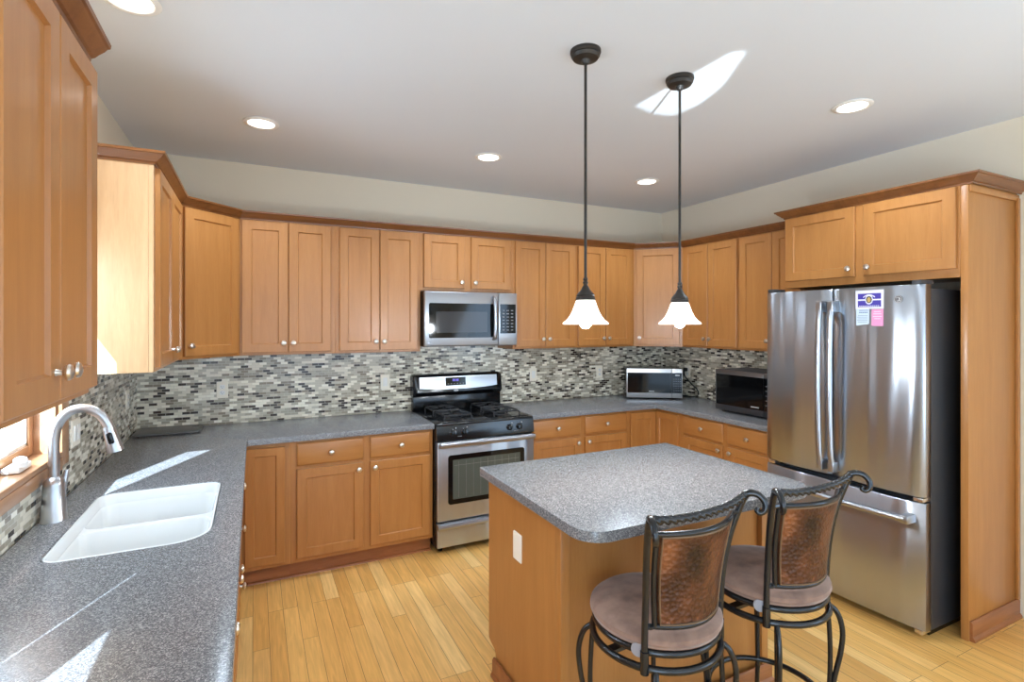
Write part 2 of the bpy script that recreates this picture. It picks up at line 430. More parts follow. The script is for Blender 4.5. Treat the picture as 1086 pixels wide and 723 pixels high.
# glass mosaic backsplash
ZB = 1.403
bm = BM(); add_box(bm, 0.008, W-0.008, -0.008, 0.0, CT, 1.47); struct('backsplash', bm, 'mosaic_xz', wb, smooth=False)
bm = BM(); add_box(bm, 0.0, 0.008, -1.44, 0.0, CT, ZB+0.02); add_box(bm, 0.0, 0.008, -4.4, -1.44, CT, 1.045); struct('backsplash', bm, 'mosaic_yz', wl, smooth=False)
bm = BM(); add_box(bm, W-0.008, W, -1.79, 0.0, CT, ZB+0.02); struct('backsplash', bm, 'mosaic_yz', wr, smooth=False)

def window(name, y0, y1, z0, z1, ym=None, mw=0.022):
    w = bpy.data.objects.new(name, None); COL.objects.link(w); w['kind'] = 'structure'; w.location = (0, (y0+y1)/2, z0)
    c = 0.085
    bm = BM()   # casing round the opening
    add_box(bm, 0.0, 0.018, y1, y1+c, z0-0.05, z1+c, 0.003); add_box(bm, 0.0, 0.018, y0-c+0.03, y0, z0-0.05, z1+c, 0.003); add_box(bm, 0.0, 0.018, y0, y1, z1, z1+c, 0.003)
    add_box(bm, 0.0, 0.020, y0, y1, z0-0.06, z0-0.012, 0.003)
    finish('casing', bm, 'casing', w)
    bm = BM()   # jamb lining and stool
    add_box(bm, -0.15, 0.0, y1-0.015, y1, z0, z1); add_box(bm, -0.15, 0.0, y0, y0+0.015, z0, z1); add_box(bm, -0.15, 0.0, y0, y1, z1-0.015, z1)
    finish('jamb', bm, 'casing', w)
    bm = BM(); add_box(bm, -0.15, 0.020, y0, y1, z0-0.012, z0+0.012, 0.006); finish('window_stool', bm, 'casing', w)
    ym = (y0+y1)/2 if ym is None else ym
    bm = BM(); add_box(bm, -0.12, -0.06, ym-mw, ym+mw, z0+0.014, z1-0.015); finish('mullion', bm, 'casing', w)
    for a, b in ((y0+0.015, ym-mw), (ym+mw, y1-0.015)):
        bm = BM(); s = 0.042; lo, hi = z0+0.014, z1-0.015
        add_box(bm, -0.105, -0.065, a, a+s, lo, hi, 0.004); add_box(bm, -0.105, -0.065, b-s, b, lo, hi, 0.004)
        add_box(bm, -0.105, -0.065, a+s, b-s, lo, lo+0.042, 0.004); add_box(bm, -0.105, -0.065, a+s, b-s, hi-s, hi, 0.004)
        sh = finish('sash', bm, 'casing', w)
        bm = BM(); add_box(bm, -0.088, -0.084, a+s-0.003, b-s+0.003, lo+0.038, hi-s+0.004); finish('pane', bm, 'pane', sh)
        bm = BM()   # white inner glazing bead
        for q in ((a+s, a+s+0.01, lo+0.042, hi-s), (b-s-0.01, b-s, lo+0.042, hi-s), (a+s, b-s, lo+0.042, lo+0.054)):
            add_box(bm, -0.084, -0.072, q[0], q[1], q[2], q[3])
        finish('glazing_bead', bm, 'white_metal', sh)
    bm = BM()   # crank operator
    yc = (y0+y1)/2+0.14
    add_box(bm, -0.055, -0.005, yc-0.055, yc+0.055, z0+0.014, z0+0.034, 0.006)
    add_lathe(bm, [(0.02, 0), (0.018, 0.02), (0.008, 0.026)], (-0.02, yc, z0+0.034), 14)
    add_tube(bm, smooth_path([(-0.02, yc, z0+0.05), (0.0, yc-0.03, z0+0.056), (0.008, yc-0.075, z0+0.05)]), 0.009, 8)
    add_lathe(bm, [(0.0, -0.016), (0.014, -0.008), (0.014, 0.008), (0.0, 0.016)], (0.008, yc-0.08, z0+0.05), 12)
    finish('crank', bm, 'white_metal', w)
    return w
window('window_1', *WIN, ym=-2.09)
window('window_2', *WIN2, ym=-3.5315, mw=0.0695)
# unseen wall added to trim the sun, then a white sided wing beyond
bm = BM(); add_box(bm, -0.545, -0.15, -3.12, -2.98, -0.1, 3.2); struct('exterior_sun_blocker', bm, 'siding', smooth=False)
bm = BM()
add_box(bm, -5.0, -0.15, 2.2, 2.35, -0.5, 4.0)
for k in range(26): add_box(bm, -5.0, -0.15, 2.185, 2.2, -0.5+k*0.17, -0.5+k*0.17+0.15)
for k in range(5): add_box(bm, -4.9+k*0.9, -4.78+k*0.9, 2.16, 2.19, -0.5, 4.0)
struct('exterior_wall_siding', bm, 'siding', smooth=False)
bm = BM(); add_box(bm, -1.7, -0.15, -7.5, -5.35, 2.2, 2.32); add_box(bm, -1.7, W+0.4, -9.4, -7.35, 2.3, 2.42); struct('added_sun_shade_slabs', bm, 'siding', smooth=False)  # unseen slabs added to keep the sun out of the patio and rear openings
bm = BM(); add_box(bm, -8, -0.15, -10, 2.2, -0.6, -0.5); struct('ground', bm, 'siding', smooth=False)

# ------------------------------------------------------------------ cabinet parts (local: x along the wall, front towards -y)
TH = 0.02
def door_bm(x0, x1, z0, z1, yf, frame=0.057, rec=0.009):
    """shaker door whose back lies on plane y=yf, one mesh"""
    bm = BM(); y1 = yf-TH; e = 0.003
    def ring(a, y): return [Vector((x0+a, y, z0+a)), Vector((x1-a, y, z0+a)), Vector((x1-a, y, z1-a)), Vector((x0+a, y, z1-a))]
    rings = [ring(0, yf), ring(0, y1+e), ring(e, y1), ring(frame, y1), ring(frame+0.005, y1+rec)]
    add_loft(bm, rings); return bm
def slab_bm(x0, x1, z0, z1, yf):
    bm = BM(); y1 = yf-TH
    def ring(a, y): return [Vector((x0+a, y, z0+a)), Vector((x1-a, y, z0+a)), Vector((x1-a, y, z1-a)), Vector((x0+a, y, z1-a))]
    add_loft(bm, [ring(0, yf), ring(0, y1+0.008), ring(0.006, y1+0.002), ring(0.012, y1)]); return bm
KNOB = [(0.0075, 0), (0.006, 0.004), (0.0055, 0.011), (0.009, 0.015), (0.0165, 0.018), (0.0175, 0.022), (0.015, 0.027), (0.007, 0.030), (0.0, 0.0305)]
def add_knob(parent, x, z, yf):
    bm = BM(); add_lathe(bm, KNOB, (x, yf, z), 14, 'y'); return finish('knob', bm, 'nickel', parent, world=False)
def door(root, x0, x1, z0, z1, yf, knob=None, frame=0.057, mat='maple'):
    d = finish('door', door_bm(x0, x1, z0, z1, yf, frame), mat, root, world=False)
    if knob: add_knob(d, knob[0], knob[1], yf-TH)
    return d
def drawer(root, x0, x1, z0, z1, yf, knob=True):
    d = finish('drawer', slab_bm(x0, x1, z0, z1, yf), 'maple_h', root, world=False)
    if knob: add_knob(d, (x0+x1)/2, (z0+z1)/2, yf-TH)
    return d
def cab_body(root, w, d, z0, z1, mat='maple'):
    """carcass with sides running past the floor of the box and a face frame line"""
    bm = BM()
    add_box(bm, 0, w, -d+0.019, -0.002, z0+0.012, z1)
    add_box(bm, 0, w, -d, -d+0.019, z0, z1, 0.0015, 1)
    add_box(bm, 0, 0.016, -d+0.019, -0.002, z0, z0+0.012); add_box(bm, w-0.016, w, -d+0.019, -0.002, z0, z0+0.012)
    return finish('body', bm, mat, root, world=False)
UD, UZ0, UZ1 = 0.305, 1.403, 2.318
DZ0, DZ1 = 1.421, 2.294
def upper(label, loc, rot, w, doors, z0=UZ0, z1=UZ1, dz0=DZ0, dz1=DZ1, knob_z=None, d=UD, mat='maple', side='maple'):
    """doors: list of (x0, x1, knob side -1/1)"""
    r = thing('wall_cabinet', label, 'cabinet', (loc[0], loc[1], 0), rot, 'wall cabinets')
    cab_body(r, w, d, z0, z1, side)
    for x0, x1, s in doors:
        kx = x1-0.028 if s > 0 else x0+0.028
        door(r, x0, x1, dz0, dz1, -d, (kx, (dz0+0.062) if knob_z is None else knob_z), mat=mat)
    return r
R90 = PI/2
# back wall
upper('two-door maple wall cabinet right beside the left diagonal corner cabinet', (0.61, 0), 0, 0.60, [(0.012, 0.291, 1), (0.296, 0.568, -1)])
upper('two-door maple wall cabinet immediately left of the steel microwave over the range', (1.21, 0), 0, 0.615, [(0.026, 0.305, 1), (0.310, 0.592, -1)])
upper('short two-door maple cabinet directly above the steel microwave over the range', (1.825, 0), 0, 0.78, [(0.024, 0.353, 1), (0.41, 0.752, -1)], z0=1.862, dz0=1.888, knob_z=1.935)
upper('two-door maple wall cabinet immediately right of the steel microwave over the range', (2.605, 0), 0, 0.62, [(0.02, 0.304, 1), (0.308, 0.598, -1)])
upper('two-door maple wall cabinet just left of the right diagonal corner cabinet', (3.225, 0), 0, W-0.61-3.225, [(0.016, 0.305, 1), (0.31, 0.598, -1)])
# right wall: local x runs towards -y
upper('two-door maple wall cabinet on the right wall beside the diagonal corner cabinet', (W, -0.61), -R90, 0.615, [(0.022, 0.304, 1), (0.308, 0.603, -1)])
upper('two-door maple wall cabinet half hidden behind the top of the refrigerator', (W, -1.225), -R90, 0.555, [(0.018, 0.303, 1), (0.308, 0.54, -1)])
# left wall: local x runs towards +y
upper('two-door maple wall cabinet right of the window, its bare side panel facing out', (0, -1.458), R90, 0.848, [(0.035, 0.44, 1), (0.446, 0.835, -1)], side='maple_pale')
upper('large maple wall cabinet cut off by the left edge, over the sink counter', (0, -3.05), R90, 0.60, [(0.012, 0.296, 1), (0.301, 0.594, -1)], z0=1.432, dz0=1.450, dz1=2.274)
# diagonal corner cabinets
def diagonal(label, c, rot, w, knob_side, mirror):
    r = thing('corner_wall_cabinet', label, 'cabinet', (c[0], c[1], 0), 0, 'wall cabinets')
    s = -1 if mirror else 1
    pts = [(0.002*s, -0.002), (0.61*s, -0.002), (0.61*s, -0.305), (0.305*s, -0.61), (0.002*s, -0.61)]
    bm = BM(); add_prism(bm, pts if s > 0 else pts[::-1], UZ0, UZ1); finish('body', bm, 'maple', r, world=False)
    mid = Vector((0.4575*s, -0.4575)); a = PI/4*s
    bmd = door_bm(-0.19, 0.19, DZ0, DZ1, 0.0)
    mt = Matrix.Translation((mid.x, mid.y, 0)) @ Matrix.Rotation(a, 4, 'Z')
    bmesh.ops.transform(bmd, matrix=mt, verts=bmd.verts[:])
    d = finish('door', bmd, 'maple', r, world=False)
    bmk = BM(); add_lathe(bmk, KNOB, (0.162*knob_side, -TH, DZ0+0.062), 14, 'y'); bmesh.ops.transform(bmk, matrix=mt, verts=bmk.verts[:])
    finish('knob', bmk, 'nickel', d, world=False)
diagonal('single-door maple wall cabinet set diagonally across the left corner', (0, 0), 0, 0.43, -1, False)
diagonal('single-door maple wall cabinet set diagonally across the right corner', (W, 0), 0, 0.43, -1, True)

CROWN = [(0.0, 2.300), (0.004, 2.300), (0.006, 2.309), (0.013, 2.312), (0.020, 2.320), (0.034, 2.332), (0.040, 2.340), (0.046, 2.342), (0.048, 2.352), (0.0, 2.352)]
def crown(path, label, dz=0.0, k=1.0):
    r = thing('crown_molding', label, 'crown molding', (path[1][0], path[1][1], 2.3+dz), 0, 'crown moldings')
    bm = BM(); sweep_profile(bm, path, [(o*k, 2.300+(z-2.300)*k+dz) for o, z in CROWN])
    return finish('molding', bm, 'crown', r, angle=25)
def crown1(path, label, dz=0.0, k=1.0):
    bm = BM(); sweep_profile(bm, path, [(o*k, 2.300+(z-2.300)*k+dz) for o, z in CROWN])
    return tag(finish('crown_molding', bm, 'crown', angle=25), label, 'crown molding', 'crown moldings')
crown1([(0.002, -1.4585), (0.3055, -1.4585), (0.3055, -0.6098), (0.6102, -0.3055), (W-0.6102, -0.3055), (W-0.3055, -0.6098), (W-0.3055, -1.738)],
       'long wooden crown molding running along the tops of the back wall cabinets')
crown1([(0.002, -3.05), (0.3055, -3.05), (0.3055, -2.452)], 'wooden crown molding on the cabinet at the top left corner of the photo', 0.0)

# ------------------------------------------------------------------ refrigerator surround
FX = 3.945
r = thing('wall_cabinet', 'wide two-door maple cabinet above the refrigerator', 'cabinet', (W, -1.79, 0), -R90, 'wall cabinets')
cab_body(r, 0.99, W-FX, 1.852, 2.335)
door(r, 0.017, 0.472, 1.897, 2.318, -(W-FX), (0.472-0.03, 1.945)); door(r, 0.522, 0.977, 1.897, 2.318, -(W-FX), (0.522+0.03, 1.945))
crown1([(W-0.25, -1.7895), (FX-0.0005, -1.7895), (FX-0.0005, -2.8295), (W-0.002, -2.8295)], 'wooden crown molding above the refrigerator cabinet', 0.022)
r = thing('end_panel', 'tall maple end panel standing right of the refrigerator', 'panel', (4.2, -2.80, 0))
quick_box('panel', 'maple', r, FX, W-0.002, -2.815, -2.781, 0.0, 2.335, bev=0.002)
bm = BM(); add_box(bm, W-0.03, W-0.002, -2.829, -2.815, 0.10, 2.30, 0.002); add_box(bm, FX+0.005, W-0.002, -2.824, -2.815, 2.285, 2.32, 0.002); finish('edge_strip', bm, 'maple', r)
bm = BM(); sweep_profile(bm, [(FX+0.012, -2.815), (W-0.002, -2.815)], [(0, 0.0), (0.022, 0.0), (0.022, 0.012), (0.012, 0.024), (0.012, 0.09), (0.006, 0.10), (0, 0.10)])
finish('baseboard', bm, 'base_wood', r)

# ------------------------------------------------------------------ base cabinets
BZ1 = 0.876; BDEP = 0.61
def base_cab(name, label, loc, rot, w, fronts, depth=BDEP, hollow=False):
    r = thing(name, label, 'cabinet', (loc[0], loc[1], 0), rot, 'base cabinets')
    bm = BM()
    if hollow:   # open-topped carcass the sink hangs into
        add_box(bm, 0, 0.016, -depth+0.019, -0.012, 0.105, BZ1); add_box(bm, w-0.016, w, -depth+0.019, -0.012, 0.105, BZ1); add_box(bm, 0.016, w-0.016, -depth+0.019, -0.012, 0.105, 0.125); add_box(bm, 0.016, w-0.016, -0.028, -0.012, 0.125, BZ1)
    else: add_box(bm, 0, w, -depth+0.019, -0.012, 0.105, BZ1)
    add_box(bm, 0, w, -depth, -depth+0.019, 0.105, BZ1, 0.0015, 1)
    finish('body', bm, 'maple', r, world=False)
    bm = BM(); add_box(bm, 0, w, -depth+0.055, -0.05, 0.0, 0.105); 
    sweep_profile(bm, [(0, -depth+0.055), (w, -depth+0.055)], [(0, 0), (0.014, 0), (0.012, 0.008), (0.004, 0.014), (0, 0.014)])
    finish('toe_kick', bm, 'base_wood', r, world=False)
    for f in fronts:
        if f[0] == 'drawer': drawer(r, *f[1:5], -depth, f[5] if len(f) > 5 else True)
        else: door(r, *f[1:5], -depth, f[5] if len(f) > 5 else None)
    return r
DRZ = (0.716, 0.858); DOZ = (0.135, 0.695)
def pair(w, c, x0=0.02, x1=None, kz=0.655):
    x1 = x1 or w-0.02; g = 0.022
    return [('drawer', x0, c-g, *DRZ), ('drawer', c+g, x1, *DRZ), ('door', x0, c-g, *DOZ, (c-g-0.03, kz)), ('door', c+g, x1, *DOZ, (c+g+0.03, kz))]
# back wall, left of the range: blind corner door then a two-drawer unit
base_cab('corner_base_cabinet', 'maple corner base cabinet with one knobless door, left of the drawers', (0.61, 0), 0, 0.29, [])
r_ = [o for o in COL.objects if o.name.startswith('corner_base_cabinet')][-1]   # its door stands slightly ajar
bmd = door_bm(0.0, 0.223, 0.135, 0.85, 0.0, 0.048); bmesh.ops.transform(bmd, matrix=Matrix.Translation((0.035, -BDEP, 0)) @ Matrix.Rotation(-0.07, 4, 'Z'), verts=bmd.verts[:]); finish('door', bmd, 'maple', r_, world=False)
base_cab('base_cabinet', 'two-drawer maple base cabinet immediately left of the range', (0.90, 0), 0, 0.925, pair(0.925, 0.467, 0.036, 0.903))
# back wall, right of the range
base_cab('base_cabinet', 'two-drawer maple base cabinet immediately right of the range', (2.605, 0), 0, 0.935, pair(0.935, 0.478, 0.02, 0.92))
# right corner with a two-leaf door
r = thing('corner_base_cabinet', 'maple corner base cabinet with folding door, behind the island', 'cabinet', (W, 0, 0), 0, 'base cabinets')
ia = 0.934
bm = BM(); add_prism(bm, [(W-ia, -0.012), (W-ia, -BDEP), (W-BDEP, -BDEP), (W-BDEP, -ia), (W-0.012, -ia), (W-0.012, -0.012)], 0.105, BZ1); finish('body', bm, 'maple', r)
bm = BM(); add_prism(bm, [(W-ia, -0.05), (W-ia, -BDEP+0.055), (W-BDEP+0.055, -BDEP+0.055), (W-BDEP+0.055, -ia), (W-0.05, -ia), (W-0.05, -0.05)], 0.0, 0.105); finish('toe_kick', bm, 'base_wood', r)
b1 = door_bm(W-ia+0.03, W-BDEP-0.024, 0.135, 0.85, -BDEP); finish('door', b1, 'maple', r)
b2 = door_bm(0.614-0.0, ia-0.05, 0.135, 0.85, 0.0, 0.05); bmesh.ops.transform(b2, matrix=Matrix.Translation((W-BDEP, 0, 0)) @ Matrix.Rotation(-R90, 4, 'Z'), verts=b2.verts[:]); finish('door', b2, 'maple', r)
base_cab('base_cabinet', 'two-drawer maple base cabinet beside the refrigerator, under the black microwave', (W, -ia), -R90, 0.84, pair(0.84, 0.434, 0.015, 0.825))
# left wall run under the sink counter (local x towards +y)
base_cab('base_cabinet', 'maple drawer base cabinet on the left run, nearest the back corner', (0, -1.42), R90, 0.47,
         [('drawer', 0.02, 0.45, *DRZ), ('drawer', 0.02, 0.45, 0.45, 0.695), ('drawer', 0.02, 0.45, 0.135, 0.43)])
base_cab('sink_base_cabinet', 'maple sink base cabinet standing under the white sink', (0, -2.34), R90, 0.92,
         [('drawer', 0.02, 0.45, *DRZ, False), ('drawer', 0.47, 0.90, *DRZ, False), ('door', 0.02, 0.445, *DOZ, (0.415, 0.64)), ('door', 0.475, 0.90, *DOZ, (0.505, 0.64))], hollow=True)
base_cab('base_cabinet', 'maple base cabinet on the left run, nearest the camera', (0, -3.26), R90, 0.92, pair(0.92, 0.46))
bm = BM(); add_box(bm, 0.012, 0.60, -0.93, -0.62, 0.105, BZ1); 
r = thing('corner_filler_cabinet', 'blind maple corner box under the counter in the left corner', 'cabinet', (0.3, -0.5, 0), 0, 'base cabinets')
bm2 = BM(); add_prism(bm2, [(0.012, -0.012), (0.012, -0.948), (0.61, -0.948), (0.61, -0.012)], 0.105, BZ1); finish('body', bm2, 'maple', r); bm.free()
quick_box('toe_kick', 'base_wood', r, 0.05, 0.555, -0.948, -0.05, 0, 0.105)

# ------------------------------------------------------------------ countertops, sink, faucet
CZ0 = 0.877
SH = rounded_rect(0.125, 0.565, -2.20, -1.50, (0.053, 0.113, 0.058, 0.058), 8)
def counter(name, poly, label, holes=(), z1=CT, z0=CZ0):
    bm = BM(); add_prism(bm, poly, z0, z1, holes, bev=0.007, seg=3)
    return tag(finish(name, bm, 'counter', angle=50), label, 'countertop')
counter('countertop', [(0.008, -0.008), (0.008, -3.9), (0.655, -3.9), (0.655, -0.672), (0.663, -0.652), (0.683, -0.648), (1.826, -0.648), (1.826, -0.008)],
        'grey speckled L-shaped countertop holding the white sink', [SH])
counter('countertop', [(2.604, -0.008), (2.604, -0.648), (W-0.668, -0.648), (W-0.655, -0.655), (W-0.648, -0.668), (W-0.648, -1.775), (W-0.008, -1.775), (W-0.008, -0.008)],
        'grey speckled countertop in the right corner, carrying the small microwaves')
# sink: two bowls under the cut-out
s = thing('sink', 'white double-bowl sink set under the left countertop', 'sink', (0.345, -1.855, 0.68))
def sink_shell():
    bm = BM(); out = (0.128, 0.562, -2.197, -1.503); R0 = (0.05, 0.11, 0.055, 0.055); YD = -1.825
    def ring(a, z): return [bm.verts.new((p[0], p[1], z)) for p in rounded_rect(out[0]+a, out[1]-a, out[2]+a, out[3]-a, [max(0.02, q-a*0.5) for q in R0], 8)]
    def bridge(A, B):
        n = len(A)
        for i in range(n): bm.faces.new((A[i], A[(i+1) % n], B[(i+1) % n], B[i]))
    top = [ring(-0.001, 0.89), ring(-0.001, 0.9115), ring(0.004, 0.9125), ring(0.007, 0.908), ring(0.012, 0.872)]
    for a, b in zip(top, top[1:]): bridge(a, b)
    ledge = top[-1]; edges = []
    def loop_edges(L):
        for i in range(len(L)):
            a, b = L[i], L[(i+1) % len(L)]
            edges.append(bm.edges.get((a, b)) or bm.edges.new((a, b)))
    loop_edges(ledge); bowls = []
    for (y0, y1, rr) in ((out[2]+0.0135, YD-0.014, (0.045, 0.10, 0.04, 0.04)), (YD+0.014, out[3]-0.0135, (0.04, 0.04, 0.05, 0.05))):
        rings = []
        for a, z in ((0, 0.872), (0.006, 0.862), (0.012, 0.74), (0.02, 0.705), (0.04, 0.690), (0.07, 0.686)):
            rings.append([bm.verts.new((p[0], p[1], z)) for p in rounded_rect(out[0]+0.0135+a, out[1]-0.0135-a, y0+a, y1-a, [max(0.015, q-a*0.4) for q in rr], 6)])
        for a, b in zip(rings, rings[1:]): bridge(a, b)
        bm.faces.new(rings[-1]); loop_edges(rings[0])
    bmesh.ops.triangle_fill(bm, use_beauty=True, edges=edges, normal=(0, 0, 1))
    return bm
finish('bowls', sink_shell(), 'porcelain', s, angle=50)
for yy in (-1.665, -2.01):
    bm = BM(); add_lathe(bm, [(0.0, 0.0), (0.036, 0.0), (0.042, 0.003), (0.044, 0.001), (0.044, -0.002)], (0.345, yy, 0.6875), 20); finish('drain', bm, 'faucet', s)
f = thing('faucet', 'brushed steel pull-down kitchen faucet arching over the white sink', 'faucet', (0.056, -1.784, CT))
bm = BM(); add_lathe(bm, [(0.0, 0.0), (0.040, 0.0), (0.040, 0.004), (0.0375, 0.008), (0.031, 0.128), (0.0295, 0.140), (0.022, 0.150), (0.017, 0.156), (0.0, 0.157)], (0.056, -1.784, CT), 28); finish('body', bm, 'faucet', f)
bm = BM(); add_tube(bm, smooth_path([(0.056, -1.784, 1.06), (0.056, -1.784, 1.14), (0.057, -1.784, 1.205), (0.068, -1.784, 1.258), (0.100, -1.783, 1.298), (0.145, -1.782, 1.306), (0.186, -1.781, 1.282), (0.210, -1.780, 1.242), (0.214, -1.780, 1.225)], 8), 0.0165, 16); finish('spout', bm, 'faucet', f)
bm = BM(); vs = add_lathe(bm, [(0.0, 0.0), (0.0185, 0.0), (0.0195, 0.012), (0.022, 0.05), (0.0265, 0.088), (0.0265, 0.094), (0.0, 0.095)], (0, 0, 0), 20)
rm = Matrix.Translation((0.212, -1.780, 1.232)) @ Matrix.Rotation(PI-0.24, 4, 'Y'); xform(bm, vs, rm); sh = finish('spray_head', bm, 'faucet', f)
bm = BM(); vs = add_box(bm, -0.009, 0.009, -0.026, -0.018, 0.018, 0.062, 0.006); xform(bm, vs, rm); finish('spray_button', bm, 'black', sh)
bm = BM(); add_tube(bm, smooth_path([(0.056, -1.755, 1.01), (0.060, -1.735, 1.012), (0.066, -1.722, 1.018)], 4), 0.012, 10); add_tube(bm, smooth_path([(0.064, -1.726, 1.00), (0.068, -1.720, 1.03), (0.074, -1.712, 1.075)], 5), [0.011]*3+[0.010]*4+[0.009]*3+[0.008], 10); finish('lever', bm, 'faucet', f)
# flat board in the corner of the counter
b = thing('cutting_board', 'thin dark grey board lying in the left back corner of the counter', 'cutting board', (0.2, -0.14, CT))
bm = BM(); add_prism(bm, rounded_rect(0.018, 0.385, -0.275, -0.02, 0.025, 5), CT+0.004, CT+0.014, [rounded_rect(0.325, 0.36, -0.11, -0.045, 0.012, 4)], bev=0.003); finish('board', bm, plain('board_grey', srgb(92, 90, 86), 0.35), b)
bm = BM(); 
for px, py in ((0.05, -0.05), (0.35, -0.25), (0.05, -0.25), (0.3, -0.03)): add_lathe(bm, [(0.0, 0), (0.008, 0), (0.008, 0.004), (0, 0.004)], (px, py, CT), 10)
finish('rubber_foot', bm, 'cord', b)

# ------------------------------------------------------------------ gas range
g = thing('gas_range', 'stainless steel gas range with black cooktop between the base cabinets', 'range', (2.215, -0.34, 0))
RX0, RX1, RC = 1.832, 2.598, 2.215
bm = BM(); add_box(bm, RX0, RX1, -0.655, -0.02, 0.04, 0.885, 0.004)
for px in (RX0+0.05, RX1-0.05):
    for py in (-0.60, -0.08): add_lathe(bm, [(0.018, 0.0), (0.018, 0.045)], (px, py, 0), 12)
finish('body', bm, 'black', g)
bm = BM(); add_box(bm, RX0-0.001, RX1+0.001, -0.672, -0.085, 0.885, 0.913, 0.008, 3)
add_box(bm, RX0+0.02, RX1-0.02, -0.64, -0.62, 0.911, 0.918, 0.003); finish('cooktop', bm, 'black', g)
bm = BM()  # sloped control panel
add_loft(bm, [[Vector((x, -0.655, 0.795)), Vector((x, -0.690, 0.795)), Vector((x, -0.690, 0.805)), Vector((x, -0.672, 0.895)), Vector((x, -0.655, 0.895))] for x in (RX0, RX1)])
cp = finish('control_panel', bm, 'black', g)
tilt = Matrix.Rotation(math.atan2(0.018, 0.09), 4, 'X')
for kx in (1.953, 2.037, 2.395, 2.475):
    bm = BM(); vs = add_lathe(bm, [(0.024, 0), (0.024, 0.004), (0.019, 0.008), (0.017, 0.026), (0.0, 0.027)], (0, 0, 0), 18, 'y'); vs += add_box(bm, -0.004, 0.004, -0.036, -0.02, -0.017, 0.017, 0.002)
    xform(bm, vs, Matrix.Translation((kx, -0.682, 0.846)) @ Matrix.Rotation(-math.atan2(0.018, 0.09), 4, 'X')); finish('knob', bm, 'black', g)
    bm = BM(); add_box(bm, kx+0.019, kx+0.024, -0.6805, -0.676, 0.872, 0.880); finish('knob_mark', bm, 'mark', cp)
for kx in (1.985, 2.43):
    bm = BM(); add_box(bm, kx, kx+0.03, -0.690, -0.686, 0.816, 0.820); finish('panel_print', bm, 'key', cp)
# back guard with a bowed steel face
bm = BM(); add_box(bm, RX0, RX1, -0.085, -0.012, 0.90, 1.03, 0.006)
rings = []
for x in (RX0-0.004, RX0+0.012, RX0+0.03, RX1-0.03, RX1-0.012, RX1+0.004):
    k = 0.012 if (x < RX0 or x > RX1) else 0.004 if (x < RX0+0.02 or x > RX1-0.02) else 0.0
    rings.append([Vector((x, -0.012, 1.03)), Vector((x, -0.095+k, 1.03)), Vector((x, -0.115+k, 1.06)), Vector((x, -0.098+k, 1.185)), Vector((x, -0.080+k, 1.203-k)), Vector((x, -0.012, 1.203-k))])
add_loft(bm, rings); bg = finish('back_guard', bm, 'black', g)
def lean(z): return -0.115+(z-1.06)*(0.017/0.125)
bm = BM(); rings = []
N = 12
for i in range(N+1):
    x = RX0+0.045+(RX1-RX0-0.09)*i/N; u = 2*i/N-1; zb = 1.078+0.016*u*u; zt = 1.182
    rings.append([Vector((x, lean(zb)+0.004, zb)), Vector((x, lean(zb)-0.003, zb)), Vector((x, lean(zt)-0.003, zt)), Vector((x, lean(zt)+0.004, zt))])
add_loft(bm, rings); finish('steel_face', bm, 'steel_h', bg)
bm = BM(); xs = (2.095, 2.268); add_loft(bm, [[Vector((x, lean(1.108)-0.001, 1.108)), Vector((x, lean(1.108)-0.006, 1.108)), Vector((x, lean(1.172)-0.006, 1.172)), Vector((x, lean(1.172)-0.001, 1.172))] for x in xs]); ds = finish('display', bm, 'blackglass', bg)
bm = BM()
for k, x in enumerate((2.155, 2.168, 2.184, 2.197)): add_box(bm, x, x+0.009, lean(1.148)-0.0085, lean(1.148)-0.0055, 1.142, 1.160)
finish('clock_digits', bm, 'digits', ds)
bm = BM()
for k in range(6): add_box(bm, 2.110+k*0.026, 2.122+k*0.026, lean(1.122)-0.0085, lean(1.122)-0.006, 1.119, 1.125)
finish('keypad_print', bm, 'key', ds)
bm = BM(); vs = add_lathe(bm, [(0.022, 0), (0.021, 0.002), (0, 0.0025)], (0, 0, 0), 20, 'y'); xform(bm, vs, Matrix.Translation((2.182, lean(1.0655)-0.001, 1.0655)) @ Matrix.Diagonal((1, 1, 0.36, 1))); finish('brand_badge', bm, 'mark', bg)
# burners and grates
for bx, by in ((2.02, -0.50), (2.02, -0.24), (2.41, -0.50), (2.41, -0.24)):
    bm = BM(); add_lathe(bm, [(0.062, 0.912), (0.060, 0.916), (0.03, 0.917), (0.03, 0.928), (0.036, 0.929), (0.036, 0.937), (0.02, 0.940), (0, 0.940)], (bx, by, 0), 22); finish('burner', bm, 'iron', g)
    bm = BM(); R, zt = 0.105, 0.951
    sq = rounded_rect(bx-R, bx+R, by-R, by+R, 0.03, 4); add_tube(bm, [(p[0], p[1], zt) for p in sq], 0.006, 8, closed=True)
    for dx, dy in ((1, 0), (-1, 0), (0, 1), (0, -1)): add_tube(bm, [(bx+dx*R, by+dy*R, zt), (bx+dx*0.03, by+dy*0.03, zt+0.003)], 0.006, 8)
    for dx, dy in ((1, 1), (1, -1), (-1, 1), (-1, -1)): add_tube(bm, smooth_path([(bx+dx*(R-0.01), by+dy*(R-0.01), zt), (bx+dx*R, by+dy*R, zt-0.012), (bx+dx*R, by+dy*R, 0.912)], 3), 0.006, 8)
    finish('grate', bm, 'iron', g)
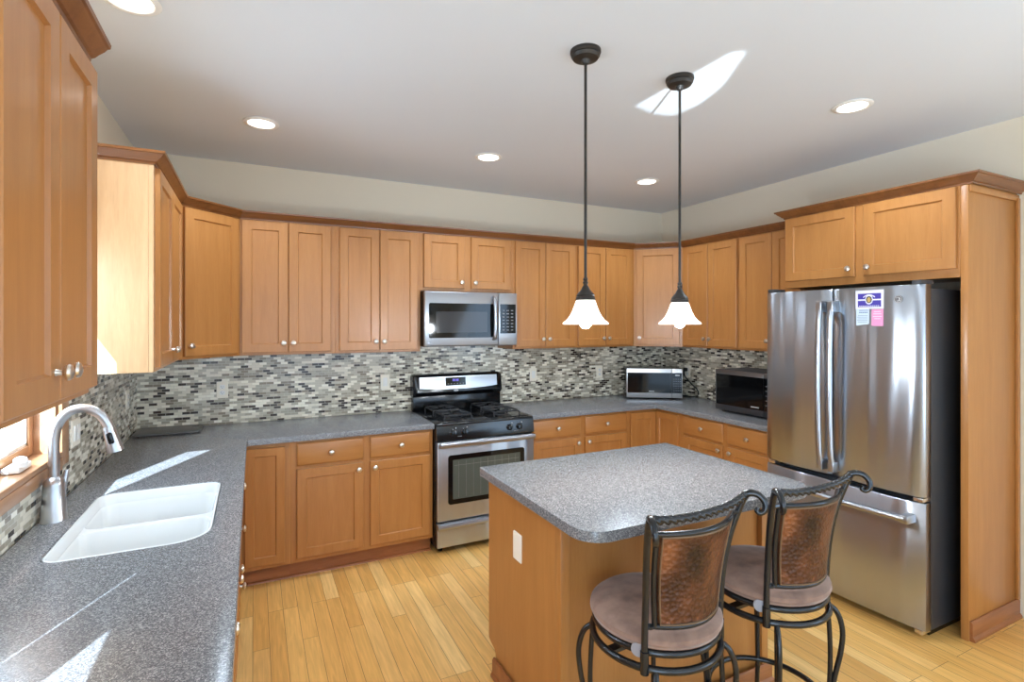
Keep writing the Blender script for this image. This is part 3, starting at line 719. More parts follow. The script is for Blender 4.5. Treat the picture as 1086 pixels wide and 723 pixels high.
# oven door
bm = BM(); add_box(bm, RX0+0.002, RX1-0.002, -0.690, -0.657, 0.232, 0.785, 0.006, 3); od = finish('oven_door', bm, 'steel', g)
def frame_plate(x0, x1, z0, z1, y0, y1, r, w):
    o = [Vector((p[0], 0, p[1])) for p in rounded_rect(x0, x1, z0, z1, r, 5)]; i = [Vector((p[0], 0, p[1])) for p in rounded_rect(x0+w, x1-w, z0+w, z1-w, max(0.004, r-w*0.5), 5)]
    s = lambda L, y: [Vector((p.x, y, p.z)) for p in L]
    bm = BM(); add_loft(bm, [s(i, y0), s(o, y0), s(o, y1), s(i, y1), s(i, y0)], cap=False); bmesh.ops.remove_doubles(bm, verts=bm.verts[:], dist=1e-5); return bm
def flat_plate(x0, x1, z0, z1, y0, y1, r=0.004):
    s = lambda y: [Vector((p[0], y, p[1])) for p in rounded_rect(x0, x1, z0, z1, r, 4)]
    bm = BM(); add_loft(bm, [s(y0), s(y1)]); return bm
finish('window_border', frame_plate(1.912, 2.512, 0.345, 0.690, -0.688, -0.694, 0.02, 0.034), 'blackglass', od)
finish('oven_window', flat_plate(1.944, 2.480, 0.377, 0.658, -0.686, -0.692), 'oven_glass', od)
bm = BM()
for k in range(9): add_box(bm, 1.99+k*0.056, 1.9915+k*0.056, -0.6928, -0.6918, 0.39, 0.645)
add_box(bm, 1.96, 2.465, -0.6928, -0.6918, 0.615, 0.617)
finish('rack_lines', bm, 'rack', od)
bm = BM(); add_box(bm, RX0+0.008, RX1-0.008, -0.738, -0.716, 0.752, 0.788, 0.010, 3)
for x in (RX0+0.05, RX1-0.05): add_tube(bm, [(x, -0.684, 0.768), (x, -0.722, 0.769)], 0.011, 10)
finish('handle', bm, 'steel_h', od)
bm = BM(); add_box(bm, RX0+0.002, RX1-0.002, -0.690, -0.657, 0.05, 0.222, 0.006, 3); dr = finish('storage_drawer', bm, 'steel', g)
bm = BM(); add_loft(bm, [[Vector((x, -0.688, 0.220)), Vector((x, -0.712, 0.212)), Vector((x, -0.716, 0.196)), Vector((x, -0.706, 0.180)), Vector((x, -0.688, 0.178))] for x in (RX0+0.004, RX1-0.004)]); finish('handle', bm, 'steel_h', dr)

# ------------------------------------------------------------------ microwave over the range
m = thing('over_range_microwave', 'stainless microwave hanging above the gas range', 'microwave', (2.2, -0.2, 1.44))
MX0, MX1 = 1.829, 2.597
bm = BM(); add_box(bm, MX0, MX1, -0.375, -0.012, 1.440, 1.858, 0.003); finish('body', bm, 'black', m)
bm = BM(); add_box(bm, MX0, 2.432, -0.405, -0.376, 1.442, 1.856, 0.008, 3); dd = finish('door', bm, 'steel_h', m)
finish('window_border', flat_plate(1.862, 2.40, 1.505, 1.768, -0.404, -0.4085, 0.012), 'blackglass', dd)
finish('window', flat_plate(1.915, 2.335, 1.545, 1.705, -0.407, -0.4095, 0.006), 'screen', dd)
bm = BM(); add_box(bm, 1.852, 1.872, -0.4075, -0.404, 1.462, 1.482); finish('badge', bm, 'steel_dark', dd)
bm = BM(); add_tube(bm, smooth_path([(2.392, -0.402, 1.49), (2.392, -0.432, 1.515), (2.392, -0.444, 1.65), (2.392, -0.432, 1.80), (2.392, -0.402, 1.825)], 8), 0.0175, 12, flat=0.7); finish('handle', bm, 'steel', dd)
bm = BM(); add_box(bm, 2.434, MX1, -0.405, -0.376, 1.442, 1.856, 0.006, 3); kp = finish('control_panel', bm, 'steel_h', m)
finish('keypad', flat_plate(2.446, 2.583, 1.535, 1.768, -0.404, -0.4075, 0.006), 'blackglass', kp)
bm = BM()
for i in range(3):
    for j in range(7): add_box(bm, 2.464+i*0.038, 2.484+i*0.038, -0.4085, -0.407, 1.558+j*0.026, 1.566+j*0.026)
finish('keypad_print', bm, 'key', kp)
bm = BM(); add_box(bm, MX0+0.02, MX1-0.02, -0.36, -0.05, 1.4385, 1.4405); finish('vent_plate', bm, 'steel_dark', m)

# ------------------------------------------------------------------ two counter microwaves
def counter_micro(name, label, loc, rot, w, h, d, bands, body_mat, glass_frac, trim, marks):
    """local: front towards -y, origin at the middle of the front's lower edge on the counter"""
    r = thing(name, label, 'microwave', loc, rot)
    z0, z1 = 0.016, h
    bm = BM(); add_box(bm, -w/2, w/2, 0.02, d, z0, z1, 0.004); finish('body', bm, body_mat, r, world=False)
    bm = BM()
    for sx in (-1, 1):
        for y in (0.05, d-0.04): add_lathe(bm, [(0.014, 0), (0.014, 0.018)], (sx*(w/2-0.04), y, 0), 10)
    finish('foot', bm, 'cord', r, world=False)
    bx = -w/2+w*glass_frac
    bm = BM(); add_box(bm, -w/2, bx-0.0015, 0.0, 0.02, z0, z1, 0.003); dr = finish('door', bm, trim, r, world=False)
    finish('door_glass', flat_plate(-w/2+0.006 if bands[2] else -w/2+0.012, bx-0.002, z0+bands[0], z1-bands[1], 0.001, -0.003, 0.003), 'blackglass', dr, world=False)
    bm = BM(); add_box(bm, bx+0.0015, w/2, 0.0, 0.02, z0, z1, 0.003); pn = finish('control_panel', bm, trim, r, world=False)
    finish('panel_glass', flat_plate(bx+0.002, w/2-0.006, z0+bands[0], z1-bands[1], 0.001, -0.003, 0.003), 'blackglass', pn, world=False)
    bm = BM()
    for q in marks: add_box(bm, q[0], q[1], -0.0042, -0.0028, q[2], q[3])
    finish('brand_print', bm, 'mark', dr, world=False)
    return r, pn, bx
r, pn, bx = counter_micro('countertop_microwave', 'small black microwave with two shiny silver bands, angled in the right corner', (4.005, -0.425, CT), -0.58, 0.50, 0.285, 0.285, (0.045, 0.038, True), 'black', 0.81, 'steel_bright',
                   [(-0.05+k*0.0085, -0.044+k*0.0085, 0.072, 0.080) for k in range(6)])
bm = BM()
for i in range(4):
    for j in range(6): add_box(bm, bx+0.014+i*0.019, bx+0.025+i*0.019, -0.0042, -0.0028, 0.082+j*0.021, 0.089+j*0.021)
finish('keypad_print', bm, 'key', pn, world=False)
bm = BM(); add_box(bm, bx+0.03, bx+0.07, -0.0042, -0.0028, 0.218, 0.232); finish('clock_print', bm, 'mark', pn, world=False)
r, pn, bx = counter_micro('countertop_microwave', 'larger grey-framed black microwave on the counter beside the refrigerator', (4.03, -1.39, CT), -R90, 0.555, 0.335, 0.36, (0.045, 0.035, False), 'charcoal', 0.80, 'steel_dark',
                   [(0.06+k*0.009, 0.0665+k*0.009, 0.074, 0.083) for k in range(8)])
bm = BM()
for j in range(5): add_box(bm, bx+0.02, bx+0.07, -0.0042, -0.0028, 0.10+j*0.035, 0.106+j*0.035)
finish('keypad_print', bm, 'key', pn, world=False)

# ------------------------------------------------------------------ outlets and switches
def outlet(label, loc, rotz, kind='outlet', w=0.072, h=0.117, name='wall_outlet', grp='wall outlets and switches'):
    r = thing(name, label, 'switch' if kind == 'switch' else 'outlet', loc, rotz, grp)
    s = lambda L, y: [Vector((p[0], y, p[1])) for p in L]
    a = rounded_rect(-w/2, w/2, -h/2, h/2, 0.004, 3); b = rounded_rect(-w/2+0.003, w/2-0.003, -h/2+0.003, h/2-0.003, 0.003, 3)
    bm = BM(); add_loft(bm, [s(a, 0.0), s(a, -0.003), s(b, -0.006)]); finish('cover_plate', bm, 'white', r, world=False)
    if kind == 'outlet':
        for zc in (-0.0205, 0.0205):
            bm = BM(); add_loft(bm, [s(rounded_rect(-0.0165, 0.0165, zc-0.0145, zc+0.0145, 0.009, 4), y) for y in (-0.005, -0.0075)]); k = finish('receptacle', bm, 'white_metal', r, world=False)
            bm = BM(); add_box(bm, -0.0075, -0.0055, -0.0082, -0.0074, zc-0.002, zc+0.007); add_box(bm, 0.0055, 0.0075, -0.0082, -0.0074, zc-0.002, zc+0.005); add_lathe(bm, [(0.0025, 0), (0.0025, 0.0008)], (0, -0.0074, zc-0.008), 8, 'y'); finish('slot', bm, 'slot', k, world=False)
    elif kind == 'switch':
        n = 2 if w > 0.1 else 1
        for k in range(n):
            xc = (k-(n-1)/2)*0.046
            bm = BM(); vs = add_box(bm, xc-0.0165, xc+0.0165, -0.011, -0.005, -0.033, 0.033, 0.002); finish('rocker', bm, 'white_metal', r, world=False)
    return r
outlet('white outlet on the mosaic backsplash near the left corner', (0.497, -0.008, 1.153), 0)
outlet('white switch on the mosaic backsplash just left of the range', (1.625, -0.008, 1.153), 0, 'switch', name='wall_switch')
outlet('white switch on the mosaic backsplash just right of the range', (2.96, -0.008, 1.153), 0, 'switch', name='wall_switch')
outlet('white outlet on the mosaic backsplash left of the small silver-banded microwave', (3.687, -0.008, 1.147), 0)
outlet('white outlet on the left side wall, seen nearly edge-on by the corner', (0.008, -0.316, 1.154), R90)
outlet('wide white double switch plate beside the window casing', (0.008, -1.345, 1.150), R90, 'switch', 0.118, name='wall_switch')
outlet('white outlet with a black plug, on the right wall behind the small microwave', (W-0.008, -0.375, 1.15), -R90)
# power cord of the corner microwave
c = thing('power_cord', 'black power cord looping from the outlet behind the small microwave', 'cord', (W-0.05, -0.6, CT))
bm = BM(); add_box(bm, W-0.045, W-0.0155, -0.382, -0.348, 1.152, 1.186, 0.006); finish('plug', bm, 'cord', c)
bm = BM(); add_tube(bm, smooth_path([(W-0.044, -0.365, 1.165), (W-0.06, -0.38, 1.12), (W-0.065, -0.46, 1.055), (W-0.07, -0.555, 0.995), (W-0.07, -0.56, 0.945), (W-0.06, -0.48, CT+0.008), (W-0.05, -0.40, CT+0.006), (W-0.05, -0.30, CT+0.006)], 8), 0.005, 8); finish('cable', bm, 'cord', c)

# ------------------------------------------------------------------ refrigerator
f = thing('refrigerator', 'stainless french-door refrigerator with a bottom freezer drawer', 'refrigerator', (4.1, -2.26, 0))
FY0, FY1, FYM = -2.716, -1.802, -2.240
bm = BM(); add_box(bm, 3.815, 4.44, FY0+0.008, FY1-0.008, 0.03, 1.795, 0.006); finish('body', bm, 'charcoal', f)
bm = BM(); add_box(bm, 3.83, 4.40, FY0+0.02, FY1-0.02, 0.0, 0.04); finish('base_grille', bm, 'black', f)
def bowed(y0, y1, z0, z1, xb, xf, sag, mat, name, parent, n=16, edge=0.012):
    """door slab with a gently bowed front towards -x and rounded edges"""
    bm = BM(); rings = []
    ys = [y0+(y1-y0)*i/n for i in range(n+1)]
    for i, y in enumerate(ys):
        u = 2*i/n-1; x = xf+sag*u*u
        e = 0.0
        if i in (0, n): x += edge
        rings.append([Vector((xb, y, z0)), Vector((x+0.006, y, z0)), Vector((x, y, z0+0.008)), Vector((x, y, z1-0.008)), Vector((x+0.006, y, z1)), Vector((xb, y, z1))])
    # extra ring just inside each edge for a crisp rounded corner
    add_loft(bm, rings); return finish(name, bm, mat, parent)
SAG = 0.020; XF = 3.722
def front_x(y, y0, y1):
    u = 2*(y-y0)/(y1-y0)-1; return XF+SAG*u*u
ld = bowed(FYM+0.003, FY1, 0.725, 1.815, 3.805, XF, SAG, 'steel', 'door', f)
rd = bowed(FY0, FYM-0.003, 0.725, 1.815, 3.805, XF, SAG, 'steel', 'door', f)
fd = bowed(FY0, FY1, 0.045, 0.695, 3.805, XF-0.004, SAG+0.006, 'steel', 'freezer_drawer', f)
for yc, par in ((FYM+0.034, ld), (FYM-0.034, rd)):
    bm = BM(); xs = XF+SAG
    add_tube(bm, smooth_path([(3.690, yc, 0.80), (3.676, yc, 0.90), (3.664, yc, 1.25), (3.672, yc, 1.60), (3.684, yc, 1.70)], 8), 0.017, 12, flat=0.75)
    add_box(bm, 3.672, 3.745, yc-0.019, yc+0.019, 1.68, 1.745, 0.008); add_box(bm, 3.676, 3.745, yc-0.019, yc+0.019, 0.755, 0.815, 0.008)
    finish('handle', bm, 'steel', par)
bm = BM(); add_tube(bm, smooth_path([(3.682, FY0+0.06, 0.612), (3.668, FY0+0.20, 0.612), (3.658, (FY0+FY1)/2, 0.612), (3.668, FY1-0.20, 0.612), (3.682, FY1-0.06, 0.612)], 8), 0.019, 12, flat=0.9)
for yy in (FY0+0.06, FY1-0.06): add_box(bm, 3.668, 3.748, yy-0.022, yy+0.022, 0.590, 0.634, 0.008)
finish('handle', bm, 'steel_h', fd)
for yy in (FY0+0.035, FY1-0.035):
    bm = BM(); add_box(bm, 3.74, 3.86, yy-0.022, yy+0.022, 1.815, 1.838, 0.005); finish('hinge_cap', bm, 'charcoal', f)
    bm = BM(); add_box(bm, 3.745, 3.82, yy-0.028, yy+0.018, 0.700, 0.720, 0.003); finish('hinge_bracket', bm, 'nickel', f)
bm = BM(); add_box(bm, 3.75, 3.83, FY0+0.012, FY0+0.05, 0.022, 0.044, 0.003); finish('foot_bracket', bm, 'nickel', f)
# round badge with a ring and a curled monogram
by_, bz_ = -2.605, 1.742; bxx = front_x(by_, FY0, FYM-0.003)
bm = BM(); add_lathe(bm, [(0.021, -0.002), (0.021, 0.003), (0, 0.0035)], (bxx+0.001, by_, bz_), 28, '-x'); bd = finish('badge', bm, 'steel_dark', rd)
bm = BM(); add_tube(bm, [(bxx-0.0028, by_+0.018*math.cos(a*PI/14), bz_+0.018*math.sin(a*PI/14)) for a in range(28)], 0.0012, 6, closed=True)
add_tube(bm, [(bxx-0.003, by_+0.002+0.009*math.cos(0.5+a*0.28)*(1-a*0.02), bz_+0.010*math.sin(0.5+a*0.28)) for a in range(18)], 0.0013, 6)
add_tube(bm, smooth_path([(bxx-0.003, by_-0.003, bz_+0.009), (bxx-0.003, by_-0.010, bz_+0.003), (bxx-0.003, by_-0.004, bz_), (bxx-0.003, by_-0.011, bz_-0.006), (bxx-0.003, by_-0.003, bz_-0.010)], 5), 0.0012, 6)
finish('monogram', bm, 'mark', bd)
# cards on the door, following its bow
def bent(bm, pts2, off, th):
    """strip polygon given as (y, z) outline rows: list of (y, zlo, zhi)"""
    rings = []
    for y, a, b in pts2:
        x = front_x(y, FY0, FYM-0.003)
        rings.append([Vector((x-off, y, a)), Vector((x-off-th, y, a)), Vector((x-off-th, y, b)), Vector((x-off, y, b))])
    add_loft(bm, rings)
def rows(y0, y1, z0, z1, n=6): return [(y0+(y1-y0)*i/n, z0, z1) for i in range(n+1)]
def ell(yc, zc, a, b, n=10): return [(yc-a+2*a*i/n, zc-b*math.sqrt(max(0.0004, 1-(2*i/n-1)**2)), zc+b*math.sqrt(max(0.0004, 1-(2*i/n-1)**2))) for i in range(n+1)]
OFF = 0.0012
p = thing('printed_card', 'white card with two purple bands and a gold emblem, on the refrigerator door', 'card', (XF, -2.464, 1.694), 0, 'papers on the refrigerator')
ya, yb, za, zb_ = -2.537, -2.390, 1.694, 1.797
bm = BM(); bent(bm, rows(ya, yb, za, zb_), OFF, 0.0012); finish('sheet', bm, 'cardboard_white', p)
bm = BM(); bent(bm, rows(ya+0.013, yb-0.013, 1.748, 1.779), OFF+0.001, 0.0006); bent(bm, rows(ya+0.013, yb-0.013, 1.705, 1.740), OFF+0.001, 0.0006); finish('purple_band', bm, 'purple', p)
yc, zc = -2.463, 1.745
bm = BM(); bent(bm, ell(yc, zc, 0.021, 0.026), OFF+0.0014, 0.0006)
bent(bm, [(yc-0.031+0.062*i/8, 1.757+0.013*(1-(i/4-1)**2)-0.002, 1.757+0.013*(1-(i/4-1)**2)+0.004) for i in range(9)], OFF+0.0014, 0.0006)
for k in range(11): bent(bm, rows(ya+0.022+k*0.0098, ya+0.029+k*0.0098, 1.7085, 1.7125, 1), OFF+0.0014, 0.0006)
finish('white_print', bm, 'cardboard_white', p)
bm = BM(); bent(bm, ell(yc, zc, 0.016, 0.019), OFF+0.0019, 0.0005); finish('emblem_ring', bm, 'print_dark', p)
bm = BM(); bent(bm, ell(yc, zc-0.001, 0.010, 0.014), OFF+0.0023, 0.0005); finish('emblem', bm, 'gold', p)
p = thing('printed_card', 'small pale blue printed card below the purple-banded card', 'card', (XF, -2.43, 1.61), 0, 'papers on the refrigerator')
bm = BM(); bent(bm, [(y, a-0.010*(y+2.463)/0.07, b) for y, a, b in rows(-2.463, -2.393, 1.612, 1.693)], OFF, 0.0012); finish('sheet', bm, 'bluecard', p)
bm = BM()
for k in range(5): bent(bm, rows(-2.455+k*0.0095, -2.449+k*0.0095, 1.672, 1.678, 1), OFF+0.0012, 0.0005)
bent(bm, rows(-2.458, -2.41, 1.685, 1.688), OFF+0.0012, 0.0005); finish('heading_print', bm, 'ink', p)
bm = BM()
for j in range(5): bent(bm, rows(-2.455, -2.403+0.004*(j % 2), 1.657-j*0.009, 1.660-j*0.009), OFF+0.0012, 0.0005)
finish('text_lines', bm, 'ink_grey', p)
p = thing('printed_card', 'small pink printed card below the purple-banded card', 'card', (XF, -2.505, 1.6), 0, 'papers on the refrigerator')
bm = BM(); bent(bm, rows(-2.535, -2.476, 1.601, 1.692), OFF, 0.0012); finish('sheet', bm, 'pink', p)
bm = BM()
for z, w in ((1.676, 0.034), (1.664, 0.04), (1.650, 0.044), (1.638, 0.03)): bent(bm, rows(-2.5055-w/2, -2.5055+w/2, z, z+0.0045), OFF+0.0012, 0.0005)
finish('text_lines', bm, 'ink_pink', p)

# ------------------------------------------------------------------ island
IX0, IX1, IY0, IY1, IZ = 1.655, 2.815, -2.768, -1.865, 0.930
i_ = thing('kitchen_island', 'maple kitchen island cabinet under the light grey speckled top', 'island', (2.24, -2.22, 0))
BX0, BX1, BY0, BY1 = 1.690, 2.775, -2.560, -1.905
bm = BM(); prof = [(BY0+0.045, 0.0), (BY1-0.075, 0.0), (BY1-0.075, 0.10), (BY1-0.062, 0.112), (BY1-0.02, 0.125), (BY1, 0.135), (BY1, IZ-0.038), (BY0+0.045, IZ-0.038)]
bm.free()
for x in (BX0, BX1-0.018):
    bm = BM(); add_loft(bm, [[Vector((x+q, y, z)) for y, z in prof] for q in (0.0, 0.018)]); finish('side_panel', bm, 'maple', i_)
bm = BM(); add_box(bm, BX0+0.018, BX1-0.018, BY0+0.026, BY0+0.040, 0.0, IZ-0.038); finish('front_panel', bm, 'maple', i_)
for x0 in (BX0-0.006, BX1-0.034):
    bm = BM(); add_box(bm, x0, x0+0.040, BY0, BY0+0.042, 0.0, IZ-0.038, 0.003); finish('corner_post', bm, 'maple', i_)
bm = BM(); add_box(bm, BX0+0.018, BX1-0.018, BY1-0.03, BY1-0.012, 0.135, IZ-0.038); add_box(bm, BX0+0.018, BX1-0.018, BY1-0.09, BY1-0.075, 0.0, 0.135); finish('back_frame', bm, 'maple', i_)
for k in range(2):
    x0 = BX0+0.02+k*0.53; bmd = door_bm(-(x0+0.515), -x0, 0.15, IZ-0.06, 0.0); bmesh.ops.transform(bmd, matrix=Matrix.Translation((0, BY1-0.012, 0)) @ Matrix.Rotation(PI, 4, 'Z'), verts=bmd.verts[:]); finish('door', bmd, 'maple', i_)
bp = [(0, 0.0), (0.020, 0.0), (0.020, 0.012), (0.012, 0.022), (0.012, 0.075), (0.006, 0.085), (0, 0.085)]
bm = BM()
pathi = [(BX0-0.006, BY1-0.078), (BX0-0.006, BY0), (BX1+0.006, BY0), (BX1+0.006, BY1-0.078)]
sweep_profile(bm, pathi, [(o, z) for o, z in bp]); finish('baseboard', bm, 'base_wood', i_)
counter('island_top', rounded_rect(IX0, IX1, IY0, IY1, (0.10, 0.10, 0.015, 0.015), 8), 'light grey speckled island countertop with rounded front corners', z1=IZ, z0=IZ-0.037)
outlet('plain white outlet plate on the left side of the island', (BX0, -2.207, 0.675), -R90, 'blank', name='wall_outlet')

# ------------------------------------------------------------------ counter stools (built once, then copied)
def make_stool(label):
    r = thing('counter_stool', label, 'stool', (0, 0, 0), 0, 'counter stools at the island')
    R = 0.207; zr = 0.590
    P = lambda name, bm, mat, par=r, **k: finish(name, bm, mat, par, world=False, **k)
    bm = BM(); add_lathe(bm, [(0, 0.632), (0.188, 0.632), (0.207, 0.640), (0.216, 0.655), (0.214, 0.668), (0.198, 0.681), (0.150, 0.690), (0.08, 0.695), (0, 0.696)], (0, 0, 0), 48); seat = P('seat', bm, 'suede')
    bm = BM(); add_tube(bm, circle_pts((0, 0, 0.641), 0.2045, 48), 0.004, 6, closed=True); P('piping', bm, 'suede', seat)
    bm = BM(); add_tube(bm, circle_pts((0, 0, 0.622), 0.198, 48), 0.0115, 10, closed=True); add_box(bm, -0.19, 0.19, -0.015, 0.015, 0.612, 0.628); add_box(bm, -0.015, 0.015, -0.19, 0.19, 0.612, 0.628); P('seat_frame', bm, 'blackmetal')
    bm = BM(); add_tube(bm, circle_pts((0, 0, zr-0.014), R, 48), 0.0115, 10, closed=True); add_box(bm, -0.20, 0.20, -0.015, 0.015, zr-0.022, zr-0.010); add_lathe(bm, [(0.06, zr-0.022), (0.06, zr+0.024)], (0, 0, 0), 20)
    P('swivel_ring', bm, 'blackmetal')
    # back posts: rise straight, then flare outwards and backwards
    bp = lambda s: smooth_path([(s*0.172, -0.125, 0.565), (s*0.173, -0.127, 0.68), (s*0.177, -0.135, 0.80), (s*0.191, -0.152, 0.92), (s*0.211, -0.178, 1.02), (s*0.218, -0.190, 1.050)], 6)
    for s in (-1, 1):
        bm = BM(); add_tube(bm, bp(s), 0.0105, 12); add_tube(bm, [(s*0.1725, -0.126, 0.563), (s*0.1725, -0.126, 0.630)], 0.0135, 12); P('back_post', bm, 'blackmetal')
        bm = BM(); vs = add_lathe(bm, [(0.0, -0.004), (0.022, -0.004), (0.022, 0.004), (0, 0.004)], (0, 0, 0), 18, 'y'); xform(bm, vs, Matrix.Translation((s*0.178, -0.106, 0.628)) @ Matrix.Rotation(s*0.9, 4, 'Z')); P('bracket', bm, M['bracket'])
    # panel frame: two inner stiles, an upper and a lower bowed rail
    def bow(z, half, y_end, sag, n=12):
        return [Vector((half*(2*i/n-1), y_end-sag*(1-(2*i/n-1)**2), z-0.012*(1-(2*i/n-1)**2)*0)) for i in range(n+1)]
    zl, zt = 0.700, 0.996
    low = bow(zl, 0.140, -0.135, 0.055); top = bow(zt, 0.170, -0.172, 0.055)
    bm = BM(); add_tube(bm, low, 0.009, 10); add_tube(bm, top, 0.009, 10)
    for k in (0, -1): add_tube(bm, smooth_path([low[k], low[k].lerp(top[k], 0.5)+Vector((0, 0.008, 0)), top[k]], 6), 0.009, 10)
    for s in (-1, 1):   # short ties to the posts
        add_tube(bm, [(s*0.140, -0.135, zl), (s*0.1735, -0.128, zl+0.004)], 0.008, 8); add_tube(bm, [(s*0.170, -0.172, zt), (s*0.206, -0.170, zt)], 0.008, 8)
        add_lathe(bm, [(0, -0.011), (0.011, -0.004), (0.011, 0.004), (0, 0.011)], (s*0.156, -0.132, zl+0.002), 10)
    P('back_frame', bm, 'blackmetal')
    bm = BM(); g0 = []; n = 14
    for j in range(n+1):
        v = j/n; row = []
        for i in range(n+1):
            u = 0.5+(i/n-0.5)*0.93; k = u*12; a = int(min(11, k)); fr = k-a; vv = 0.03+0.94*v
            lo_ = low[a].lerp(low[a+1], fr); tp = top[a].lerp(top[a+1], fr); q = lo_.lerp(tp, vv)+Vector((0, 0.008*math.sin(PI*v), 0)); row.append(q)
        g0.append(row)
    for off in (-0.006, 0.006):
        gv = [[bm.verts.new(q+Vector((0, off, 0))) for q in row] for row in g0]
        for j in range(n):
            for i in range(n): bm.faces.new((gv[j][i], gv[j][i+1], gv[j+1][i+1], gv[j+1][i]))
        if off < 0: keep = gv
    bd_ = lambda gv: [gv[0][i] for i in range(n+1)]+[gv[j][n] for j in range(1, n+1)]+[gv[n][i] for i in range(n-1, -1, -1)]+[gv[j][0] for j in range(n-1, 0, -1)]
    A, B = bd_(keep), bd_(gv)
    for i in range(len(A)): bm.faces.new((A[i], A[(i+1) % len(A)], B[(i+1) % len(A)], B[i]))
    pan = P('back_panel', bm, 'copper')
    bm = BM()   # nail-head edge of the leather
    inset = [q+Vector((0, -0.007, 0)) for q in [g0[0][i] for i in range(n+1)]+[g0[j][n] for j in range(1, n+1)]+[g0[n][i] for i in range(n-1, -1, -1)]+[g0[j][0] for j in range(n-1, 0, -1)]]
    add_tube(bm, inset, 0.0032, 6, closed=True); P('edge_trim', bm, M['trim_bronze'], pan)
    # twisted crest rail with curled ends
    crest = smooth_path([(-0.220, -0.190, 1.054), (-0.15, -0.202, 1.044), (-0.07, -0.210, 1.040), (0, -0.213, 1.039), (0.07, -0.210, 1.040), (0.15, -0.202, 1.044), (0.220, -0.190, 1.054)], 14)
    bm = BM(); add_tube(bm, crest, 0.0112, 20, twist=2*PI/0.085, lobes=3, lobe=0.28)
    P('crest_rail', bm, 'blackmetal', angle=60)
    for s in (-1, 1):
        sp = [(s*0.215, -0.189, 1.054), (s*0.225, -0.202, 1.061), (s*0.238, -0.222, 1.058), (s*0.247, -0.238, 1.038), (s*0.245, -0.241, 1.014), (s*0.236, -0.231, 1.002), (s*0.229, -0.223, 1.008), (s*0.232, -0.226, 1.018)]
        L = smooth_path(sp, 6); bm = BM(); add_tube(bm, L, [0.0125-0.0055*k/len(L) for k in range(len(L))], 12); P('scroll', bm, 'blackmetal')
    # four cabriole legs, each a bowed outer rod and a straight inner rod on a turned foot
    for a in (45, 135, 225, 315):
        ca, sa = math.cos(math.radians(a)), math.sin(math.radians(a)); rad = lambda q, z: (q*ca, q*sa, z)
        bm = BM()
        add_tube(bm, smooth_path([rad(0.200, zr-0.012), rad(0.238, 0.545), rad(0.256, 0.48), rad(0.250, 0.40), rad(0.228, 0.29), rad(0.216, 0.19), rad(0.232, 0.09), rad(0.262, 0.02)], 6), 0.0095, 10)
        add_tube(bm, smooth_path([rad(0.205, zr-0.014), rad(0.212, 0.50), rad(0.216, 0.40), rad(0.214, 0.29), rad(0.206, 0.19)], 5), 0.0085, 10)
        add_lathe(bm, [(0.010, 0.0), (0.018, 0.0), (0.019, 0.006), (0.014, 0.012), (0.018, 0.020), (0.013, 0.03), (0.009, 0.04)], rad(0.264, 0), 14)
        P('leg', bm, 'blackmetal')
    bm = BM(); add_tube(bm, circle_pts((0, 0, 0.20), 0.208, 48), 0.0105, 10, closed=True); P('foot_ring', bm, 'blackmetal')
    return r
M['bracket'] = plain('bracket_grey', srgb(150, 150, 158), 0.4, 0.3)
M['trim_bronze'] = plain('panel_edge_bronze', srgb(120, 96, 74), 0.4, 0.5)
s1 = make_stool('counter stool in front of the island corner, nearest the camera')
s1.location = (1.907, -2.800, 0); s1.rotation_euler = (0, 0, 0.08)
s2 = copy_tree(s1); s2['label'] = 'counter stool beside the refrigerator, farther from the camera'
s2.location = (2.458, -2.802, 0); s2.rotation_euler = (0, 0, 0.03)

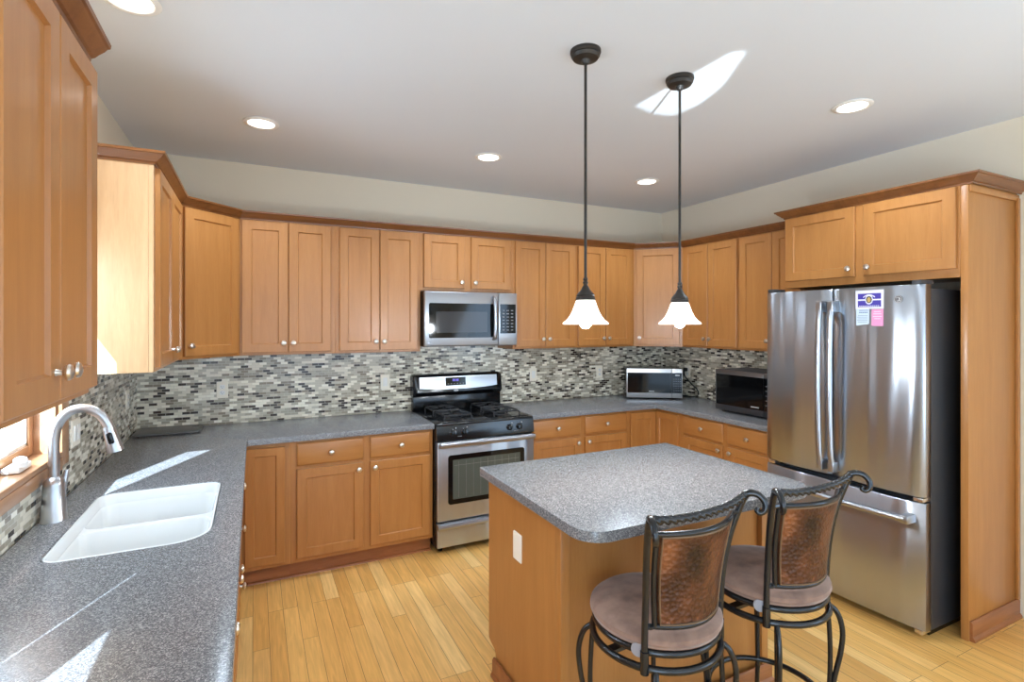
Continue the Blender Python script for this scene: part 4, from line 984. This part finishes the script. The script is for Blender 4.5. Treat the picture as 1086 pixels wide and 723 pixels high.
# ------------------------------------------------------------------ pendant lamps
def pendant(label, x, y):
    r = thing('pendant_lamp', label, 'pendant lamp', (x, y, H), 0, 'pendant lamps over the island')
    P = lambda name, bm, mat, par=r: finish(name, bm, mat, par)
    bm = BM(); add_lathe(bm, [(0.0, H), (0.064, H), (0.064, H-0.010), (0.058, H-0.016), (0.060, H-0.022), (0.052, H-0.034), (0.020, H-0.040), (0.012, H-0.055), (0, H-0.055)], (x, y, 0), 32); P('canopy', bm, 'bronze')
    bm = BM(); add_lathe(bm, [(0.0, H-0.05), (0.0062, H-0.05), (0.0062, 1.77), (0, 1.77)], (x, y, 0), 12)
    add_lathe(bm, [(0.007, 1.806), (0.011, 1.799), (0.008, 1.792), (0.012, 1.785), (0.008, 1.774)], (x, y, 0), 14); P('rod', bm, 'bronze')
    bm = BM(); add_lathe(bm, [(0.008, 1.776), (0.015, 1.764), (0.020, 1.754), (0.034, 1.738), (0.038, 1.732), (0.036, 1.728), (0.040, 1.723), (0.041, 1.713), (0.036, 1.709), (0, 1.709)], (x, y, 0), 28); P('socket_cap', bm, 'bronze')
    prof = [(0.036, 1.714), (0.041, 1.706), (0.047, 1.688), (0.055, 1.667), (0.065, 1.647), (0.078, 1.630), (0.092, 1.619), (0.096, 1.614)]
    bm = BM(); add_lathe(bm, prof+[(q-0.004, z-0.002 if k else z-0.004) for k, (q, z) in enumerate(prof[::-1])], (x, y, 0), 40); sh = P('shade', bm, 'shade')
    bm = BM(); add_lathe(bm, [(0.0, 1.592), (0.014, 1.596), (0.024, 1.608), (0.027, 1.622), (0.022, 1.645), (0.014, 1.665), (0.013, 1.705), (0, 1.705)], (x, y, 0), 20); P('bulb', bm, 'bulb')
    lamp('pendant_bulb_light', 'POINT', (x, y, 1.56), 25, (0.86, 0.93, 1.0), shadow_soft_size=0.05)
pendant('dark bronze pendant lamp with a lit white bell shade, nearest the range', 1.934, -2.35)
pendant('dark bronze pendant lamp with a lit white bell shade, nearest the refrigerator', 2.464, -2.34)

# ------------------------------------------------------------------ recessed ceiling lights
CANS = [((0.305, -1.936), 'lit recessed ceiling light cut off by the top edge of the photo'),
        ((0.731, -0.889), 'lit recessed ceiling light above the left corner of the cabinets'),
        ((2.126, -0.905), 'lit recessed ceiling light in front of the over-range microwave'),
        ((3.506, -0.901), 'lit recessed ceiling light nearest the right corner cabinet'),
        ((3.494, -2.508), 'lit recessed ceiling light in front of the refrigerator')]
for (x, y), lb in CANS:
    r = thing('recessed_light', lb, 'ceiling light', (x, y, H), 0, 'recessed ceiling lights')
    bm = BM(); add_lathe(bm, [(0.068, H-0.001), (0.092, H-0.001), (0.094, H-0.004), (0.088, H-0.009), (0.072, H-0.010), (0.068, H-0.006)], (x, y, 0), 36); finish('trim_ring', bm, 'white_metal', r)
    bm = BM(); add_lathe(bm, [(0.0, H-0.002), (0.072, H-0.002), (0.070, H-0.006), (0.0, H-0.007)], (x, y, 0), 32); finish('lens', bm, 'lens', r)
    lamp('can_light', 'SPOT', (x, y, H-0.03), 48, (0.70, 0.84, 1.0), (0, 0, -1), spot_size=2.4, spot_blend=0.6, shadow_soft_size=0.06)
